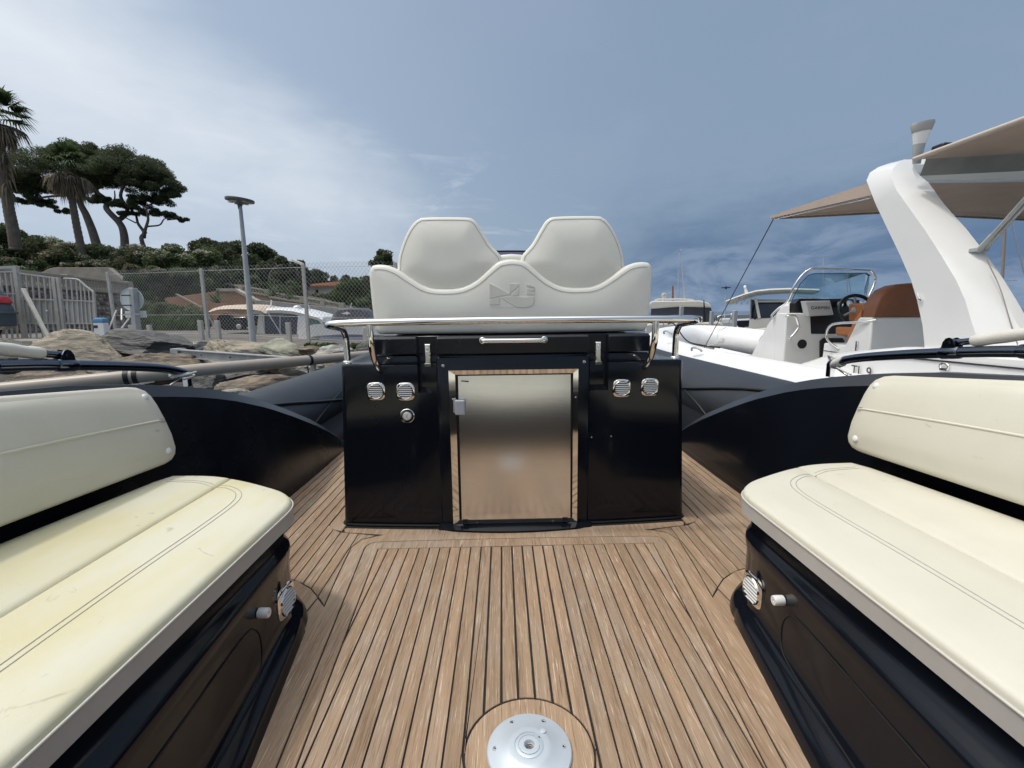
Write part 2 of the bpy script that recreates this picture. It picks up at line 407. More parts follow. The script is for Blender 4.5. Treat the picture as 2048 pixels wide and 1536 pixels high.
M = dict(
    teak=teak_mat(),
    caulk=mat('caulk', (0.012, 0.010, 0.010), 0.75),
    navy=mat('navy_gelcoat', (0.0065, 0.0085, 0.0135), 0.13, spec=0.32, var=0.3, vscale=2.0, rvar=0.05),
    navy_dull=mat('navy_gelcoat_chalked', (0.0075, 0.0095, 0.0145), 0.24, spec=0.32, col2=(0.015, 0.020, 0.028), vscale=2.6, rvar=0.08, lo=0.42, hi=0.7),
    hypalon=mat('dark_hypalon', (0.030, 0.033, 0.040), 0.46, var=0.25, vscale=4, bump=0.05, bscale=300),
    cap_grey=mat('grey_gelcoat_cap', (0.022, 0.026, 0.033), 0.35, var=0.3, vscale=3),
    liner=mat('dark_liner', (0.004, 0.0045, 0.006), 0.55, spec=0.2),
    black_rubber=mat('black_rubber', (0.008, 0.008, 0.009), 0.5),
    vinyl=mat('cream_vinyl', (0.66, 0.635, 0.54), 0.52, col2=(0.60, 0.575, 0.475), vscale=2.2, bump=0.12, bscale=420, specks=(13, .70, .78, (.42, .40, .35))),
    vinyl_helm=mat('ivory_vinyl', (0.74, 0.725, 0.665), 0.48, col2=(0.71, 0.695, 0.63), vscale=3, bump=0.10, bscale=420),
    vinyl_old=mat('yellowed_vinyl', (0.64, 0.62, 0.49), 0.55, col2=(0.61, 0.555, 0.33), vscale=2.6, stretch=(2.0, 0.8, 1), bump=0.12, bscale=420, lo=0.40, hi=0.70, specks=(16, .68, .76, (.36, .34, .27))),
    vinyl_side=mat('cushion_side_vinyl', (0.50, 0.48, 0.45), 0.55, var=0.1, vscale=6, bump=0.1, bscale=420),
    stitch=mat('grey_thread', (0.38, 0.37, 0.335), 0.8),
    piping=mat('piping', (0.60, 0.585, 0.53), 0.5),
    logo=mat('embossed_vinyl', (0.64, 0.63, 0.575), 0.55, bump=0.3, bscale=700),
    chrome=mat('polished_steel', (0.82, 0.81, 0.79), 0.06, metal=1.0),
    brushed=mat('brushed_steel', (0.80, 0.80, 0.79), 0.17, metal=1.0, var=0.06, vscale=1.0, stretch=(2, 1, 160), bump=0.015, bscale=3.0),
    anod=mat('dark_anodised_tube', (0.15, 0.165, 0.20), 0.14, metal=1.0),
    white_plastic=mat('white_plastic', (0.74, 0.74, 0.73), 0.35),
    cream_sleeve=mat('cream_sleeve', (0.62, 0.60, 0.54), 0.6, bump=0.2, bscale=60),
    alu=mat('satin_aluminium', (0.60, 0.66, 0.72), 0.38, metal=0.35, var=0.12, vscale=6),
    grey_latch=mat('grey_latch', (0.40, 0.42, 0.47), 0.4),
    dark=mat('dark_cavity', (0.004, 0.004, 0.005), 0.7),
    white_gel=mat('white_gelcoat', (0.80, 0.80, 0.785), 0.22, var=0.05, vscale=2, coat=0.2),
    white_tube=mat('white_hypalon', (0.80, 0.81, 0.82), 0.42, var=0.06, vscale=3),
    cream_gel=mat('cream_gelcoat', (0.74, 0.70, 0.62), 0.3, var=0.05, vscale=2),
    canvas=mat('taupe_canvas', (0.50, 0.40, 0.335), 0.85, var=0.14, vscale=3, bump=0.2, bscale=120),
    canvas_edge=mat('taupe_canvas_hem', (0.58, 0.50, 0.43), 0.85, var=0.1, vscale=8),
    tan=mat('cognac_vinyl', (0.235, 0.088, 0.038), 0.5, var=0.15, vscale=6, bump=0.1, bscale=300),
    tan_bright=mat('orange_vinyl', (0.42, 0.165, 0.065), 0.5),
    taupe=mat('taupe_vinyl', (0.22, 0.20, 0.175), 0.55),
    screen=mat('grey_screen_cover', (0.56, 0.57, 0.57), 0.45),
    print=mat('dark_print', (0.05, 0.05, 0.055), 0.6),
    black_plastic=mat('black_plastic', (0.012, 0.012, 0.014), 0.3),
    smoke=mat('grey_window_canvas', (0.075, 0.085, 0.115), 0.35, var=0.25, vscale=3),
    glass=glass_mat('clear_glass', (0.80, 0.90, 0.93)),
    glass_violet=glass_mat('violet_glass', (0.38, 0.32, 0.42)),
    car_glass=mat('car_window', (0.02, 0.025, 0.03), 0.05),
    beige_pipe=mat('beige_pipe', (0.42, 0.36, 0.30), 0.38, var=0.12, vscale=3, stretch=(1, .3, 1)),
    galv=mat('galvanised_steel', (0.46, 0.47, 0.47), 0.5, metal=0.3, var=0.15, vscale=8),
    weathered_alu=mat('weathered_aluminium', (0.42, 0.43, 0.44), 0.5, metal=0.3, var=0.25, vscale=7),
    concrete=mat('concrete', (0.36, 0.32, 0.27), 0.9, var=0.3, vscale=3, bump=0.5, bscale=25),
    concrete_grey=mat('grey_concrete', (0.36, 0.35, 0.33), 0.9, var=0.25, vscale=4, bump=0.4, bscale=30),
    render_pale=mat('pale_stone_render', (0.45, 0.40, 0.33), 0.9, var=0.2, vscale=2.5),
    asphalt=mat('quay_asphalt', (0.17, 0.155, 0.14), 0.9, var=0.3, vscale=2, bump=0.4, bscale=60),
    fence_white=mat('fence_paint', (0.50, 0.48, 0.44), 0.6, var=0.2, vscale=5),
    wire=mat('zinc_wire', (0.42, 0.43, 0.43), 0.5, metal=0.3),
    gate_panel=mat('grey_gate_sheet', (0.58, 0.57, 0.54), 0.6, var=0.15, vscale=3),
    terracotta=mat('terracotta_render', (0.48, 0.27, 0.175), 0.9, var=0.25, vscale=1.2),
    rooftile=mat('red_roof_tile', (0.42, 0.17, 0.09), 0.85, var=0.35, vscale=4),
    house_wall=mat('house_wall', (0.62, 0.58, 0.54), 0.9, var=0.1, vscale=2),
    mortar=mat('mortar', (0.30, 0.27, 0.235), 0.95, var=0.2, vscale=6),
    wall_stone=mat('wall_stone', (0.50, 0.44, 0.365), 0.9, var=0.45, vscale=2.5, bump=0.4, bscale=20),
    bark_pine=mat('pine_bark', (0.17, 0.135, 0.115), 0.9, var=0.4, vscale=3, bump=0.6, bscale=12),
    bark_palm=mat('palm_bark', (0.155, 0.125, 0.10), 0.9, var=0.4, vscale=4, bump=0.8, bscale=14),
    soil=mat('scrub_hillside', (0.045, 0.055, 0.026), 0.95, col2=(0.085, 0.08, 0.042), vscale=0.3),
    rubble=mat('dark_rubble', (0.075, 0.068, 0.06), 0.95, var=0.5, vscale=5, bump=0.8, bscale=20),
    leaf_pine=leaf_mat('pine_needles', (0.050, 0.066, 0.036), (0.14, 0.165, 0.085)),
    leaf_palm=leaf_mat('palm_leaf', (0.035, 0.062, 0.026), (0.12, 0.165, 0.07)),
    leaf_dead=leaf_mat('dead_palm_leaf', (0.11, 0.088, 0.065), (0.36, 0.29, 0.20)),
    leaf_bush=leaf_mat('oleander_leaf', (0.058, 0.084, 0.036), (0.20, 0.235, 0.11)),
    leaf_pale=leaf_mat('pale_shrub_leaf', (0.13, 0.10, 0.07), (0.33, 0.26, 0.18)),
    leaf_flower=leaf_mat('white_flower', (0.38, 0.37, 0.28), (0.62, 0.60, 0.48)),
    leaf_green=leaf_mat('bright_shrub_leaf', (0.040, 0.075, 0.018), (0.12, 0.185, 0.045)),
    leaf_agave=leaf_mat('agave_leaf', (0.05, 0.075, 0.045), (0.15, 0.19, 0.10)),
    rock_dark=mat('dark_schist', (0.062, 0.063, 0.064), 0.75, col2=(0.17, 0.165, 0.155), vscale=2.0, stretch=(1, 1, 5), bump=1.0, bscale=7, dist=1.0, bdist=.05),
    rock_tan=mat('tan_schist', (0.38, 0.33, 0.255), 0.85, col2=(0.13, 0.12, 0.105), vscale=2.2, stretch=(1, 1, 4.5), bump=1.0, bscale=7, dist=1.2, lo=0.46, hi=0.70, bdist=.05),
    rock_pale=mat('pale_schist', (0.41, 0.395, 0.36), 0.85, col2=(0.15, 0.145, 0.14), vscale=2.6, stretch=(1, 1, 5), bump=1.0, bscale=8, dist=1.2, lo=0.44, hi=0.68, bdist=.05),
    rock_brown=mat('brown_schist', (0.27, 0.21, 0.15), 0.85, col2=(0.05, 0.046, 0.042), vscale=2.8, stretch=(1, 1, 4.5), bump=1.0, bscale=8, dist=1.3, lo=0.40, hi=0.64, bdist=.05),
    rock_green=mat('greenish_schist', (0.38, 0.375, 0.29), 0.85, col2=(0.22, 0.21, 0.17), vscale=2.4, stretch=(1, 1, 3), bump=1.0, bscale=8, dist=1.0, bdist=.05),
    car_blue=mat('slate_blue_paint', (0.055, 0.085, 0.11), 0.25, coat=0.5),
    car_black=mat('black_paint', (0.012, 0.012, 0.014), 0.2, coat=0.5),
    red_lens=mat('red_lens', (0.42, 0.018, 0.03), 0.15, coat=0.6),
    tyre=mat('tyre', (0.015, 0.015, 0.015), 0.85),
    blue_cap=mat('blue_cap', (0.075, 0.23, 0.40), 0.45),
    sign_back=mat('sign_back', (0.62, 0.67, 0.66), 0.5),
    cover=mat('grey_engine_cover', (0.085, 0.085, 0.10), 0.5, var=0.2, vscale=3),
    orange=mat('rust_orange_paint', (0.34, 0.12, 0.06), 0.7),
    mast=mat('mast_alloy', (0.55, 0.57, 0.60), 0.4, metal=0.3),
    mast_wood=mat('mast_wood', (0.33, 0.26, 0.21), 0.6),
    rope=mat('white_rope', (0.60, 0.59, 0.56), 0.8, bump=0.6, bscale=200),
    cord=mat('dark_cord', (0.05, 0.055, 0.07), 0.8),
    blue_stripe=mat('grey_blue_boot_stripe', (0.30, 0.32, 0.42), 0.4),
)
def sea_mat():
    m = mat('sea_water', (0.012, 0.035, 0.045), 0.06, spec=0.5)
    nt = m.node_tree; N = nt.nodes; L = nt.links; b = N['Principled BSDF']
    g = N.new('ShaderNodeNewGeometry')
    n1 = N.new('ShaderNodeTexNoise'); n1.inputs['Scale'].default_value = 1.6; n1.inputs['Detail'].default_value = 5
    L.new(g.outputs['Position'], n1.inputs['Vector'])
    bp = N.new('ShaderNodeBump'); bp.inputs['Strength'].default_value = 0.5; bp.inputs['Distance'].default_value = 0.12
    L.new(n1.outputs['Fac'], bp.inputs['Height']); L.new(bp.outputs[0], b.inputs['Normal'])
    return m
M['sea'] = sea_mat()
# ================================================================== setting
sea = MB(); sea.add([(-6000, -4000, -0.55), (6000, -4000, -0.55), (6000, 12000, -0.55), (-6000, 12000, -0.55)], [(0, 1, 2, 3)])
struct('sea', sea, M['sea'])

# ================================================================== our boat: hull, tubes, teak sole
boat = thing('inflatable_boat', 'black inflatable boat with teak cockpit sole and dark tubes, filling the foreground', 'boat', (0, 3, -0.5))
hull = MB()
hull.loft([[(-1.75, -2, -0.1), (-1.3, -2, -0.7), (0, -2, -0.9), (1.3, -2, -0.7), (1.75, -2, -0.1)],
           [(-1.75, 6, -0.1), (-1.3, 6, -0.7), (0, 6, -0.95), (1.3, 6, -0.7), (1.75, 6, -0.1)],
           [(-0.5, 9.0, 0.1), (-0.3, 9.0, -0.3), (0, 9.1, -0.4), (0.3, 9.0, -0.3), (0.5, 9.0, 0.1)]], closed=False, cap0=False, cap1=False)
obj('hull', hull, M['navy'], boat)

# --- sole: a black caulking sheet, every teak strip lies on it as a piece of its own
sole = MB(); sole.add([(-1.36, -1.6, -0.0046), (1.36, -1.6, -0.0046), (1.36, 6.0, -0.0046), (-1.36, 6.0, -0.0046)], [(0, 1, 2, 3)])
sole = obj('deck_sole', sole, M['caulk'], boat)
GAP = 0.0032
def plank(poly, gap=GAP, name='plank', convex=False):
    if abs(area2(poly)) < 2e-6: return
    if area2(poly) < 0: poly = poly[::-1]
    if convex:                                  # thin nibs: inset edge by edge so that they taper to a point
        P = poly
        for i in range(len(poly)):
            (ax, ay), (bx, by) = poly[i-1], poly[i]; l = math.hypot(bx-ax, by-ay)
            if l < 1e-6: continue
            nx, ny = (by-ay)/l, -(bx-ax)/l
            P = clip(P, nx, ny, nx*ax+ny*ay-gap)
            if len(P) < 3: return
        P = [q for i, q in enumerate(P) if abs(q[0]-P[i-1][0])+abs(q[1]-P[i-1][1]) > 1e-5]
        if len(P) < 3 or abs(area2(P)) < 1e-6: return
        Q = P
    else:
        P = offset(poly, gap); Q = offset(P, 0.0012)
    mb = MB(); n = len(P)
    mb.loft([[(x, y, -0.0043) for x, y in P], [(x, y, -0.0012) for x, y in P], [(x, y, 0.0) for x, y in Q]], True, False, True)
    obj(name, mb, M['teak'], sole, smooth=0)
def clip(poly, a, b, c):
    """keep a*x+b*y <= c"""
    out = []
    for i in range(len(poly)):
        p, q = poly[i-1], poly[i]; dp, dq = a*p[0]+b*p[1]-c, a*q[0]+b*q[1]-c
        if (dp <= 0) != (dq <= 0):
            t = dp/(dp-dq); out.append((p[0]+(q[0]-p[0])*t, p[1]+(q[1]-p[1])*t))
        if dq <= 0: out.append(q)
    return out
BX = lambda y: 0.600-0.0757*(1.898-min(y, 1.898))
MX = lambda y: 0.661-0.0917*(1.905-y)
bpts = [0.88, 1.39, 1.898]
side = [(BX(y), y) for y in (-0.8, 1.898)]
R0, CY = 0.1505, 0.935
PITCH = 0.0446
for k in range(-14, 14):
    x0 = 0.0022 + (k-0.5)*PITCH; x1 = x0+PITCH
    P = [(x0, -0.8), (x1, -0.8), (x1, 1.898), (x0, 1.898)]
    for (ax, ay), (bx, by) in zip(side[:-1], side[1:]):            # nib the outer strips against the margin
        for sg in (1, -1):
            n = (by-ay, -(bx-ax)); c = n[0]*ax+n[1]*ay
            P = clip(P, sg*n[0], n[1], c) if len(P) > 2 else P
    if len(P) < 3: continue
    if x0 < R0 and x1 > -R0:
        xs = [x0+(x1-x0)*i/6 for i in range(7)]
        arc = [(x, CY+math.sqrt(max(R0*R0-x*x, 0))) for x in xs]
        plank(arc+[(x1, 1.898), (x0, 1.898)])
        plank([(x0, -0.8), (x1, -0.8)]+[(x, CY-math.sqrt(max(R0*R0-x*x, 0))) for x in xs[::-1]])
    else:
        plank(P, GAP*.8, convex=True)
plank([(R0*math.cos(t), CY+R0*math.sin(t)) for t in np.linspace(0, 2*math.pi, 49)[:-1]], 0.0022)
cor = [(0.661, 1.90), (0.660, 1.925), (0.652, 1.945), (0.635, 1.958), (0.60, 1.963)]
ymid = 1.970
face_y = lambda x: 2.145-0.045*(1-min(abs(x)/0.83, 1)**2)
# margin strips: one U-shaped strip round the centre panel, a wider one outside it
mir = lambda P: [(-x, y) for x, y in P[::-1]]
innr = [(BX(y), y) for y in (-0.8, 0.88, 1.39, 1.898)]
mid_ = [(MX(y), y) for y in (-0.8, 0.88, 1.243, 1.6)]+cor+[(0.3, ymid-.002), (0.0, ymid)]
plank(mid_+mir(mid_)[1:]+[(-x, y) for x, y in innr]+innr[::-1], 0.0024)
toe = [(x, 2.022+0.30*x*x if abs(x) < 0.36 else max(2.022+0.30*0.1296, face_y(x)-0.034)) for x in np.linspace(0, 0.80, 12)]
outr = [(0.72, -0.8), (0.80, 1.40), (0.79, 1.50), (0.733, 1.47), (0.725, 1.552), (0.684, 1.504), (0.705, 1.706), (0.722, 1.919), (0.700, 1.985), (0.640, 2.018), (0.60, 2.028), (0.80, 2.062), (0.815, 2.10)]+toe[::-1]
plank(outr+mir(outr)[1:]+[(-x, y) for x, y in mid_]+mid_[::-1][1:], 0.0022)
for sg in (1, -1):
    # surround strip hugging the console side, then the side-deck strips
    sur = [(0.815, 2.075), (0.857, 2.09), (0.892, 2.12), (0.900, 2.16), (0.898, 2.334), (0.895, 3.4), (0.80, 3.4), (0.815, 2.15)]
    plank([(sg*x, y) for x, y in sur], 0.0020)
    arc = [(0.684, 1.504), (0.725, 1.556), (0.774, 1.612), (0.843, 1.663), (0.95, 1.70), (1.30, 1.72)]
    fr = [(0.640, 2.018), (0.700, 1.985), (0.722, 1.919), (0.705, 1.706), (0.684, 1.504)]
    lo = lambda x: float(np.interp(x, [p[0] for p in arc], [p[1] for p in arc]))
    xs = [0.7285, 0.7731, 0.8177, 0.8623, 0.9025]
    hi = [2.045, 2.055, 2.064, 2.094, 2.150]
    for k in range(4): plank([(sg*x, y) for x, y in ((xs[k], lo(xs[k])), (xs[k+1], lo(xs[k+1])), (xs[k+1], hi[k+1]), (xs[k], hi[k]))], 0.0021)
    for k in range(8):
        a, b = 0.9025+k*PITCH, min(0.9025+(k+1)*PITCH, 1.262)
        if a < 1.25: plank([(sg*x, y) for x, y in ((a, lo(a)), (b, lo(b)), (b, 3.62), (a, 3.62))], 0.0021)
    plank([(sg*x, y) for x, y in [(0.684, 1.504), (0.7285, 1.56), (0.7285, 2.045), (0.64, 2.024), (0.700, 1.987), (0.722, 1.919), (0.705, 1.706)]], 0.0021)
    # plain piece by the bench foot, behind the curved caulk line
    plank([(sg*x, y) for x, y in [(0.725, 1.556), (0.735, 1.47), (1.2, 1.55), (1.2, 1.71), (0.95, 1.70), (0.843, 1.663), (0.774, 1.612)]], 0.0021)

# --- bulwarks
BW = [(-1.6, 1.62, .86, 1.46), (0, 1.60, .845, 1.47), (0.8, 1.575, .825, 1.47), (1.2, 1.555, .805, 1.46), (1.6, 1.520, .778, 1.44), (1.85, 1.455, .742, 1.38),
      (2.05, 1.395, .700, 1.305), (2.2, 1.362, .655, 1.265), (2.44, 1.340, .573, 1.250), (2.7, 1.328, .468, 1.247), (3.0, 1.318, .338, 1.245),
      (3.2, 1.308, .235, 1.245), (3.4, 1.295, .115, 1.245), (3.55, 1.280, .030, 1.245), (3.62, 1.270, .004, 1.245)]
for sg, m in ((-1, 'navy_dull'), (1, 'navy')):
    R, R2 = [], []
    for y in list(np.arange(-1.6, 3.6, 0.1))+[3.62]:
        xt, zt, xb = interp(y, BW)
        ch = 0.058*min(1, zt/0.3)
        q = [(xb, -0.02)] + [(xb+(xt-ch*.8-xb)*(t**1.35 if xb < 1.4 else t), -0.02+(zt-ch*0.85+0.02)*t) for t in (0.25, 0.5, 0.75, 1.0)]
        q2 = [q[-1], (xt-0.003, zt-0.002), (xt+0.03, zt), (xt+0.07, zt-0.03), (max(1.49, xt+.08), min(zt-0.05, .30) if y > 2.2 else zt-.12), (1.60, -0.05)]
        R.append([(sg*a, y, b) for a, b in q]); R2.append([(sg*a, y, b) for a, b in q2])
    mb = MB().loft(R, False, False, False)
    obj('bulwark', mb, M[m], boat, smooth=25); obj('bulwark_cap', MB().loft(R2, False, False, False), M['cap_grey'], boat, smooth=22)
# --- tubes with rubbing strake
for sg, zc in ((-1, 0.215), (1, 0.275)):
    XC, RT = 1.75, 0.28
    path = [(XC, -2.2), (XC, 0), (XC, 3), (XC, 5.2), (1.66, 6.4), (1.35, 7.6), (0.85, 8.6), (0.28, 9.15), (0.0, 9.25)]
    pp = catmull([(a, b, zc+max(0, b-5)*0.05) for a, b in path], 8)
    mb = MB().tube([(sg*a, b, c) for a, b, c in pp], [RT*(0.72 if i == 0 else 1) for i in range(len(pp))], 40)
    obj('tube', mb, M['hypalon'], boat, smooth=60)
    st = [(XC+(RT+.004)*math.cos(a)*-1, y, zc+(RT+.004)*math.sin(a)) for y, a in
          [(y, float(np.interp(y, [2.3, 3.0, 3.6, 4.2, 5.2], [1.25, 0.86, 0.45, 0.12, 0.0]))) for y in np.arange(2.3, 5.3, 0.15)]]
    obj('rubbing_strake', MB().tube([(sg*a, b, c) for a, b, c in st], 0.012, 8), M['black_rubber'], boat, smooth=60)
    # inner liner between tube and sole, ahead of the bulwark
    R = []
    for y in np.arange(3.2, 6.3, 0.2):
        k = min(1, max(0, (y-3.0)/0.7))
        R.append([(sg*a, y, b) for a, b in ((1.252, -0.02), (1.262, 0.03), (1.34, 0.05+0.05*k), (1.47, zc-0.07), (1.50, zc-0.02))])
    obj('side_liner', MB().loft(R, False, False, False), M['liner'], boat, smooth=50)
    pat = [(XC-(RT+.002)*math.cos(a), y, zc+(RT+.002)*math.sin(a)) for y, a in [(4.35, .55), (4.05, .40), (3.75, .22), (3.5, .0), (3.3, -.3)]]
    obj('tube_seam', MB().tube([(sg*a, b, c) for a, b, c in catmull(pat, 5)], 0.007, 6), M['black_rubber'], boat, smooth=60)
lin = MB().prism([(-1.3, 3.6), (1.3, 3.6), (1.2, 6.2), (0.5, 8.3), (-0.5, 8.3), (-1.2, 6.2)], 'z', 0.30, 0.34)
obj('foredeck', lin, M['navy'], boat, bevel=.01)
tr = MB().box(-1.62, 1.62, -1.75, -1.6, -0.4, 0.8); obj('transom', tr, M['navy'], boat, bevel=.02)

# ================================================================== helm seat module
helm = thing('helm_seat', 'wide ivory two-person helm seat on a glossy black locker with a steel door', 'boat seat', (0, 2.5, 0))
cab = MB()
def face_poly(w, back, n=16, dy=0.0):
    return [(x, face_y(x)+dy) for x in np.linspace(-w, w, n)]+[(w, back), (-w, back)]
def shell(w0, w1, z0, z1, r=0.022):
    R = []
    for z, w, d in ((z0, w0, 0), (z1-r, w1, 0), (z1-r*.3, w1, r*.3), (z1, w1, r)):
        P = face_poly(w, 3.05); P = offset(P, d) if d else P
        # round the two front corners
        R.append([(x, y, z) for x, y in P])
    cab.loft(R)
def rounded(w, back, r=0.03):
    P = [(-w, back)]
    for t in np.linspace(0, 1, 5): a = math.pi+t*math.pi/2; P.append((-w+r+r*math.cos(a), face_y(w)+r+r*math.sin(a)))
    P += [(x, face_y(x)) for x in np.linspace(-w+r*1.6, w-r*1.6, 15)]
    for t in np.linspace(0, 1, 5): a = -math.pi/2+t*math.pi/2; P.append((w-r+r*math.cos(a), face_y(w)+r+r*math.sin(a)))
    return P+[(w, back)]
# one continuous shell: latch recesses are notches in its plan, the shoulders step in to the upper box
def shell_ring(z, w, notch, upper=False, ins=0.0):
    H = [(x, face_y(x)) for x in (.12, .24, .345)]
    H += [(.349, face_y(.349)), (.353, face_y(.349)+notch), (.433, face_y(.437)+notch), (.4375, face_y(.437))]
    H += [(x, face_y(x)) for x in (.47, .53, .58, .615)]
    r = .03; S = [(.622, face_y(.622)), (.70, face_y(.70)), (.745, face_y(.745))]
    for t in np.linspace(0, 1, 6): a = -math.pi/2+t*math.pi/2; S.append((w-r+r*math.cos(a), face_y(w-r)+r+r*math.sin(a)))
    S += [(w, 2.5), (w, 3.05)]
    if upper: S = [(min(x, .6285), y if i == 0 else face_y(.6285)+.003+.004*i if i < 9 else y) for i, (x, y) in enumerate(S)]
    H = [(0, face_y(0))]+H+S
    P = H+[(-x, y) for x, y in H[:0:-1]]
    return [(x, y, z) for x, y in (offset(P, ins) if ins else P)]
LV = [(0.0, .832, 0, 0, 0), (.012, .830, 0, 0, 0), (.2, .821, 0, 0, 0), (.4, .812, 0, 0, 0), (.646, .801, 0, 0, 0), (.668, .800, .042, 0, 0), (.766, .797, .042, 0, 0), (.775, .797, .042, 0, .002), (.7795, .797, .042, 0, .006), (.781, .797, .042, 0, .012), (.7815, .797, .042, 1, 0), (.806, .797, .042, 1, 0), (.815, .797, .042, 1, .003), (.818, .797, .042, 1, .010)]
cab.loft([shell_ring(z, w, nt_, up, ins) for z, w, nt_, up, ins in LV])
cab.box(-.45, .45, 2.158, 3.0, .60, .90)
# proud centre panel round the door
R = []
for z, d, yy in ((0.0, 0, 0), (.79, 0, 0), (.806, .004, .004), (.816, .016, .016)):
    P = [(-.350, 2.16), (-.350, 2.106), (-.343, 2.099), (-.33, 2.097), (.33, 2.097), (.343, 2.099), (.350, 2.106), (.350, 2.16)]
    R.append([(x*(1-d*1.0), y+yy, z) for x, y in P])
cab.loft(R)
# bulging toe below the door
toeP = [(x, 2.026+0.30*x*x) for x in np.linspace(-.36, .36, 15)]
cab.loft([[(x, y-.001, z) for x, y in toeP]+[(.38, 2.2, z), (-.38, 2.2, z)] for z in (0.0, .006)] +
         [[(x*.98, y+.035, .018) for x, y in toeP]+[(.37, 2.2, .018), (-.37, 2.2, .018)], [(x*.96, y+.06, .0205) for x, y in toeP]+[(.36, 2.2, .0205), (-.36, 2.2, .0205)]])
obj('locker', cab, M['navy'], helm, smooth=30)
obj('base_seal', MB().tube([(x, y-.004, .003) for x, y in rounded(.834, 3.0)], .006, 6), M['black_rubber'], helm)
# lid
lid = MB()
for a, b, y0 in ((-.345, .345, 2.101), (.437, .628, 2.118), (-.628, -.437, 2.118)):
    lid.loft([[(a, y0, .8235), (b, y0, .8235), (b, 3.0, .8235), (a, 3.0, .8235)], [(a, y0, .893), (b, y0, .893), (b, 3.0, .893), (a, 3.0, .893)],
              [(a+.006, y0+.012, .9045), (b-.006, y0+.012, .9045), (b-.006, 3.0, .9045), (a+.006, 3.0, .9045)]])
lid.box(-.44, .44, 2.150, 2.98, .8232, .9040)
obj('locker_lid', lid, M['navy'], helm, bevel=.003)

# door frame, mitred from four chamfered bars
def framebar(p, q, pi, qi):
    mb = MB(); y0, y1, y2 = 2.098, 2.086, 2.082
    mid = lambda a, b, t: (a[0]+(b[0]-a[0])*t, a[1]+(b[1]-a[1])*t)
    def sec(o, i):
        a, b = mid(o, i, .12), mid(o, i, .92)
        return [(o[0], 2.099, o[1]), (o[0], y0-.004, o[1]), (a[0], y2, a[1]), (b[0], y1+.003, b[1]), (i[0], 2.094, i[1]), (i[0], 2.099, i[1])]
    mb.loft([sec(p, pi), sec(q, qi)]); return mb
O = [(-.297, .010), (.297, .010), (.297, .754), (-.297, .754)]; I = [(-.2615, .0385), (.2695, .0385), (.2695, .729), (-.2615, .729)]
df = MB()
for k in range(4):
    b_ = framebar(O[k], O[(k+1) % 4], I[k], I[(k+1) % 4]); df.add(b_.v, b_.f)
frame = obj('door_frame', df, M['chrome'], helm, smooth=20)
gapp = MB().add([(-.2625, 2.0967, .0375), (.2705, 2.0967, .0375), (.2705, 2.0967, .730), (-.2625, 2.0967, .730)], [(0, 1, 2, 3)])
obj('door_gap', gapp, M['dark'], frame)
for x, z in ((-.279, .62), (.283, .62), (-.279, .115), (.283, .115), (-.18, .024), (.18, .024)):
    obj('screw', MB().lathe([(.004, 0), (.0038, .002), (.0015, .003)], (x, 2.087, z), (0, -1, 0), 8), M['chrome'], frame)
door = MB(); NX, NZ = 10, 14
T0 = 2.080
def dpt(u, v):
    x, z = -.2515+.512*u, .0435+.681*v
    return (x, T0-.003*math.sin(math.pi*u)*math.sin(math.pi*v)+0.020*(v-0.5)+.004, z)
gridv = [dpt(i/NX, j/NZ) for j in range(NZ+1) for i in range(NX+1)]
door.add(gridv, [(j*(NX+1)+i, j*(NX+1)+i+1, (j+1)*(NX+1)+i+1, (j+1)*(NX+1)+i) for j in range(NZ) for i in range(NX)])
door.loft([[(x, y, z) for x, y, z in (dpt(0, 0), dpt(1, 0), dpt(1, 1), dpt(0, 1))], [(x, y+.010, z) for x, y, z in (dpt(0, 0), dpt(1, 0), dpt(1, 1), dpt(0, 1))]], True, False, True)
door = obj('steel_door', door, M['brushed'], helm, smooth=60)
kn = MB().loft([[(-.266+a, T0-.004, .551+c) for a, c in ((0, 0), (.044, 0), (.044, .068), (0, .068))], [(-.266+a, T0-.020, .551+c) for a, c in ((0, 0), (.044, 0), (.044, .068), (0, .068))],
                [(-.266+a, T0-.024, .551+c) for a, c in ((.004, .004), (.040, .004), (.040, .064), (.004, .064))]])
obj('door_latch', kn, M['grey_latch'], door, bevel=.002)
lg = MB().loft([[(-.238+.0335*u-.0, T0-.0005+.010, .700+w) for u, w in ((0, 0), (1, -.004), (1, .002), (0, .004))], [(-.238+.0335*u, T0+.0085, .700+w) for u, w in ((0, 0), (1, -.004), (1, .002), (0, .004))]])
obj('maker_mark', lg, M['print'], door)
for x in (-.235, .236): obj('hinge', MB().box(x-.012, x+.012, 2.070, 2.095, .030, .046), M['dark'], frame)
for x, z in ((-.318, .766), (.322, .775), (-.308, .004), (.312, .006)): obj('panel_screw', MB().lathe([(.007, 0), (.0066, .003), (.003, .0045), (.0028, .001)], (x, 2.099, z+.006), (0, -1, 0), 12), M['chrome'], helm)

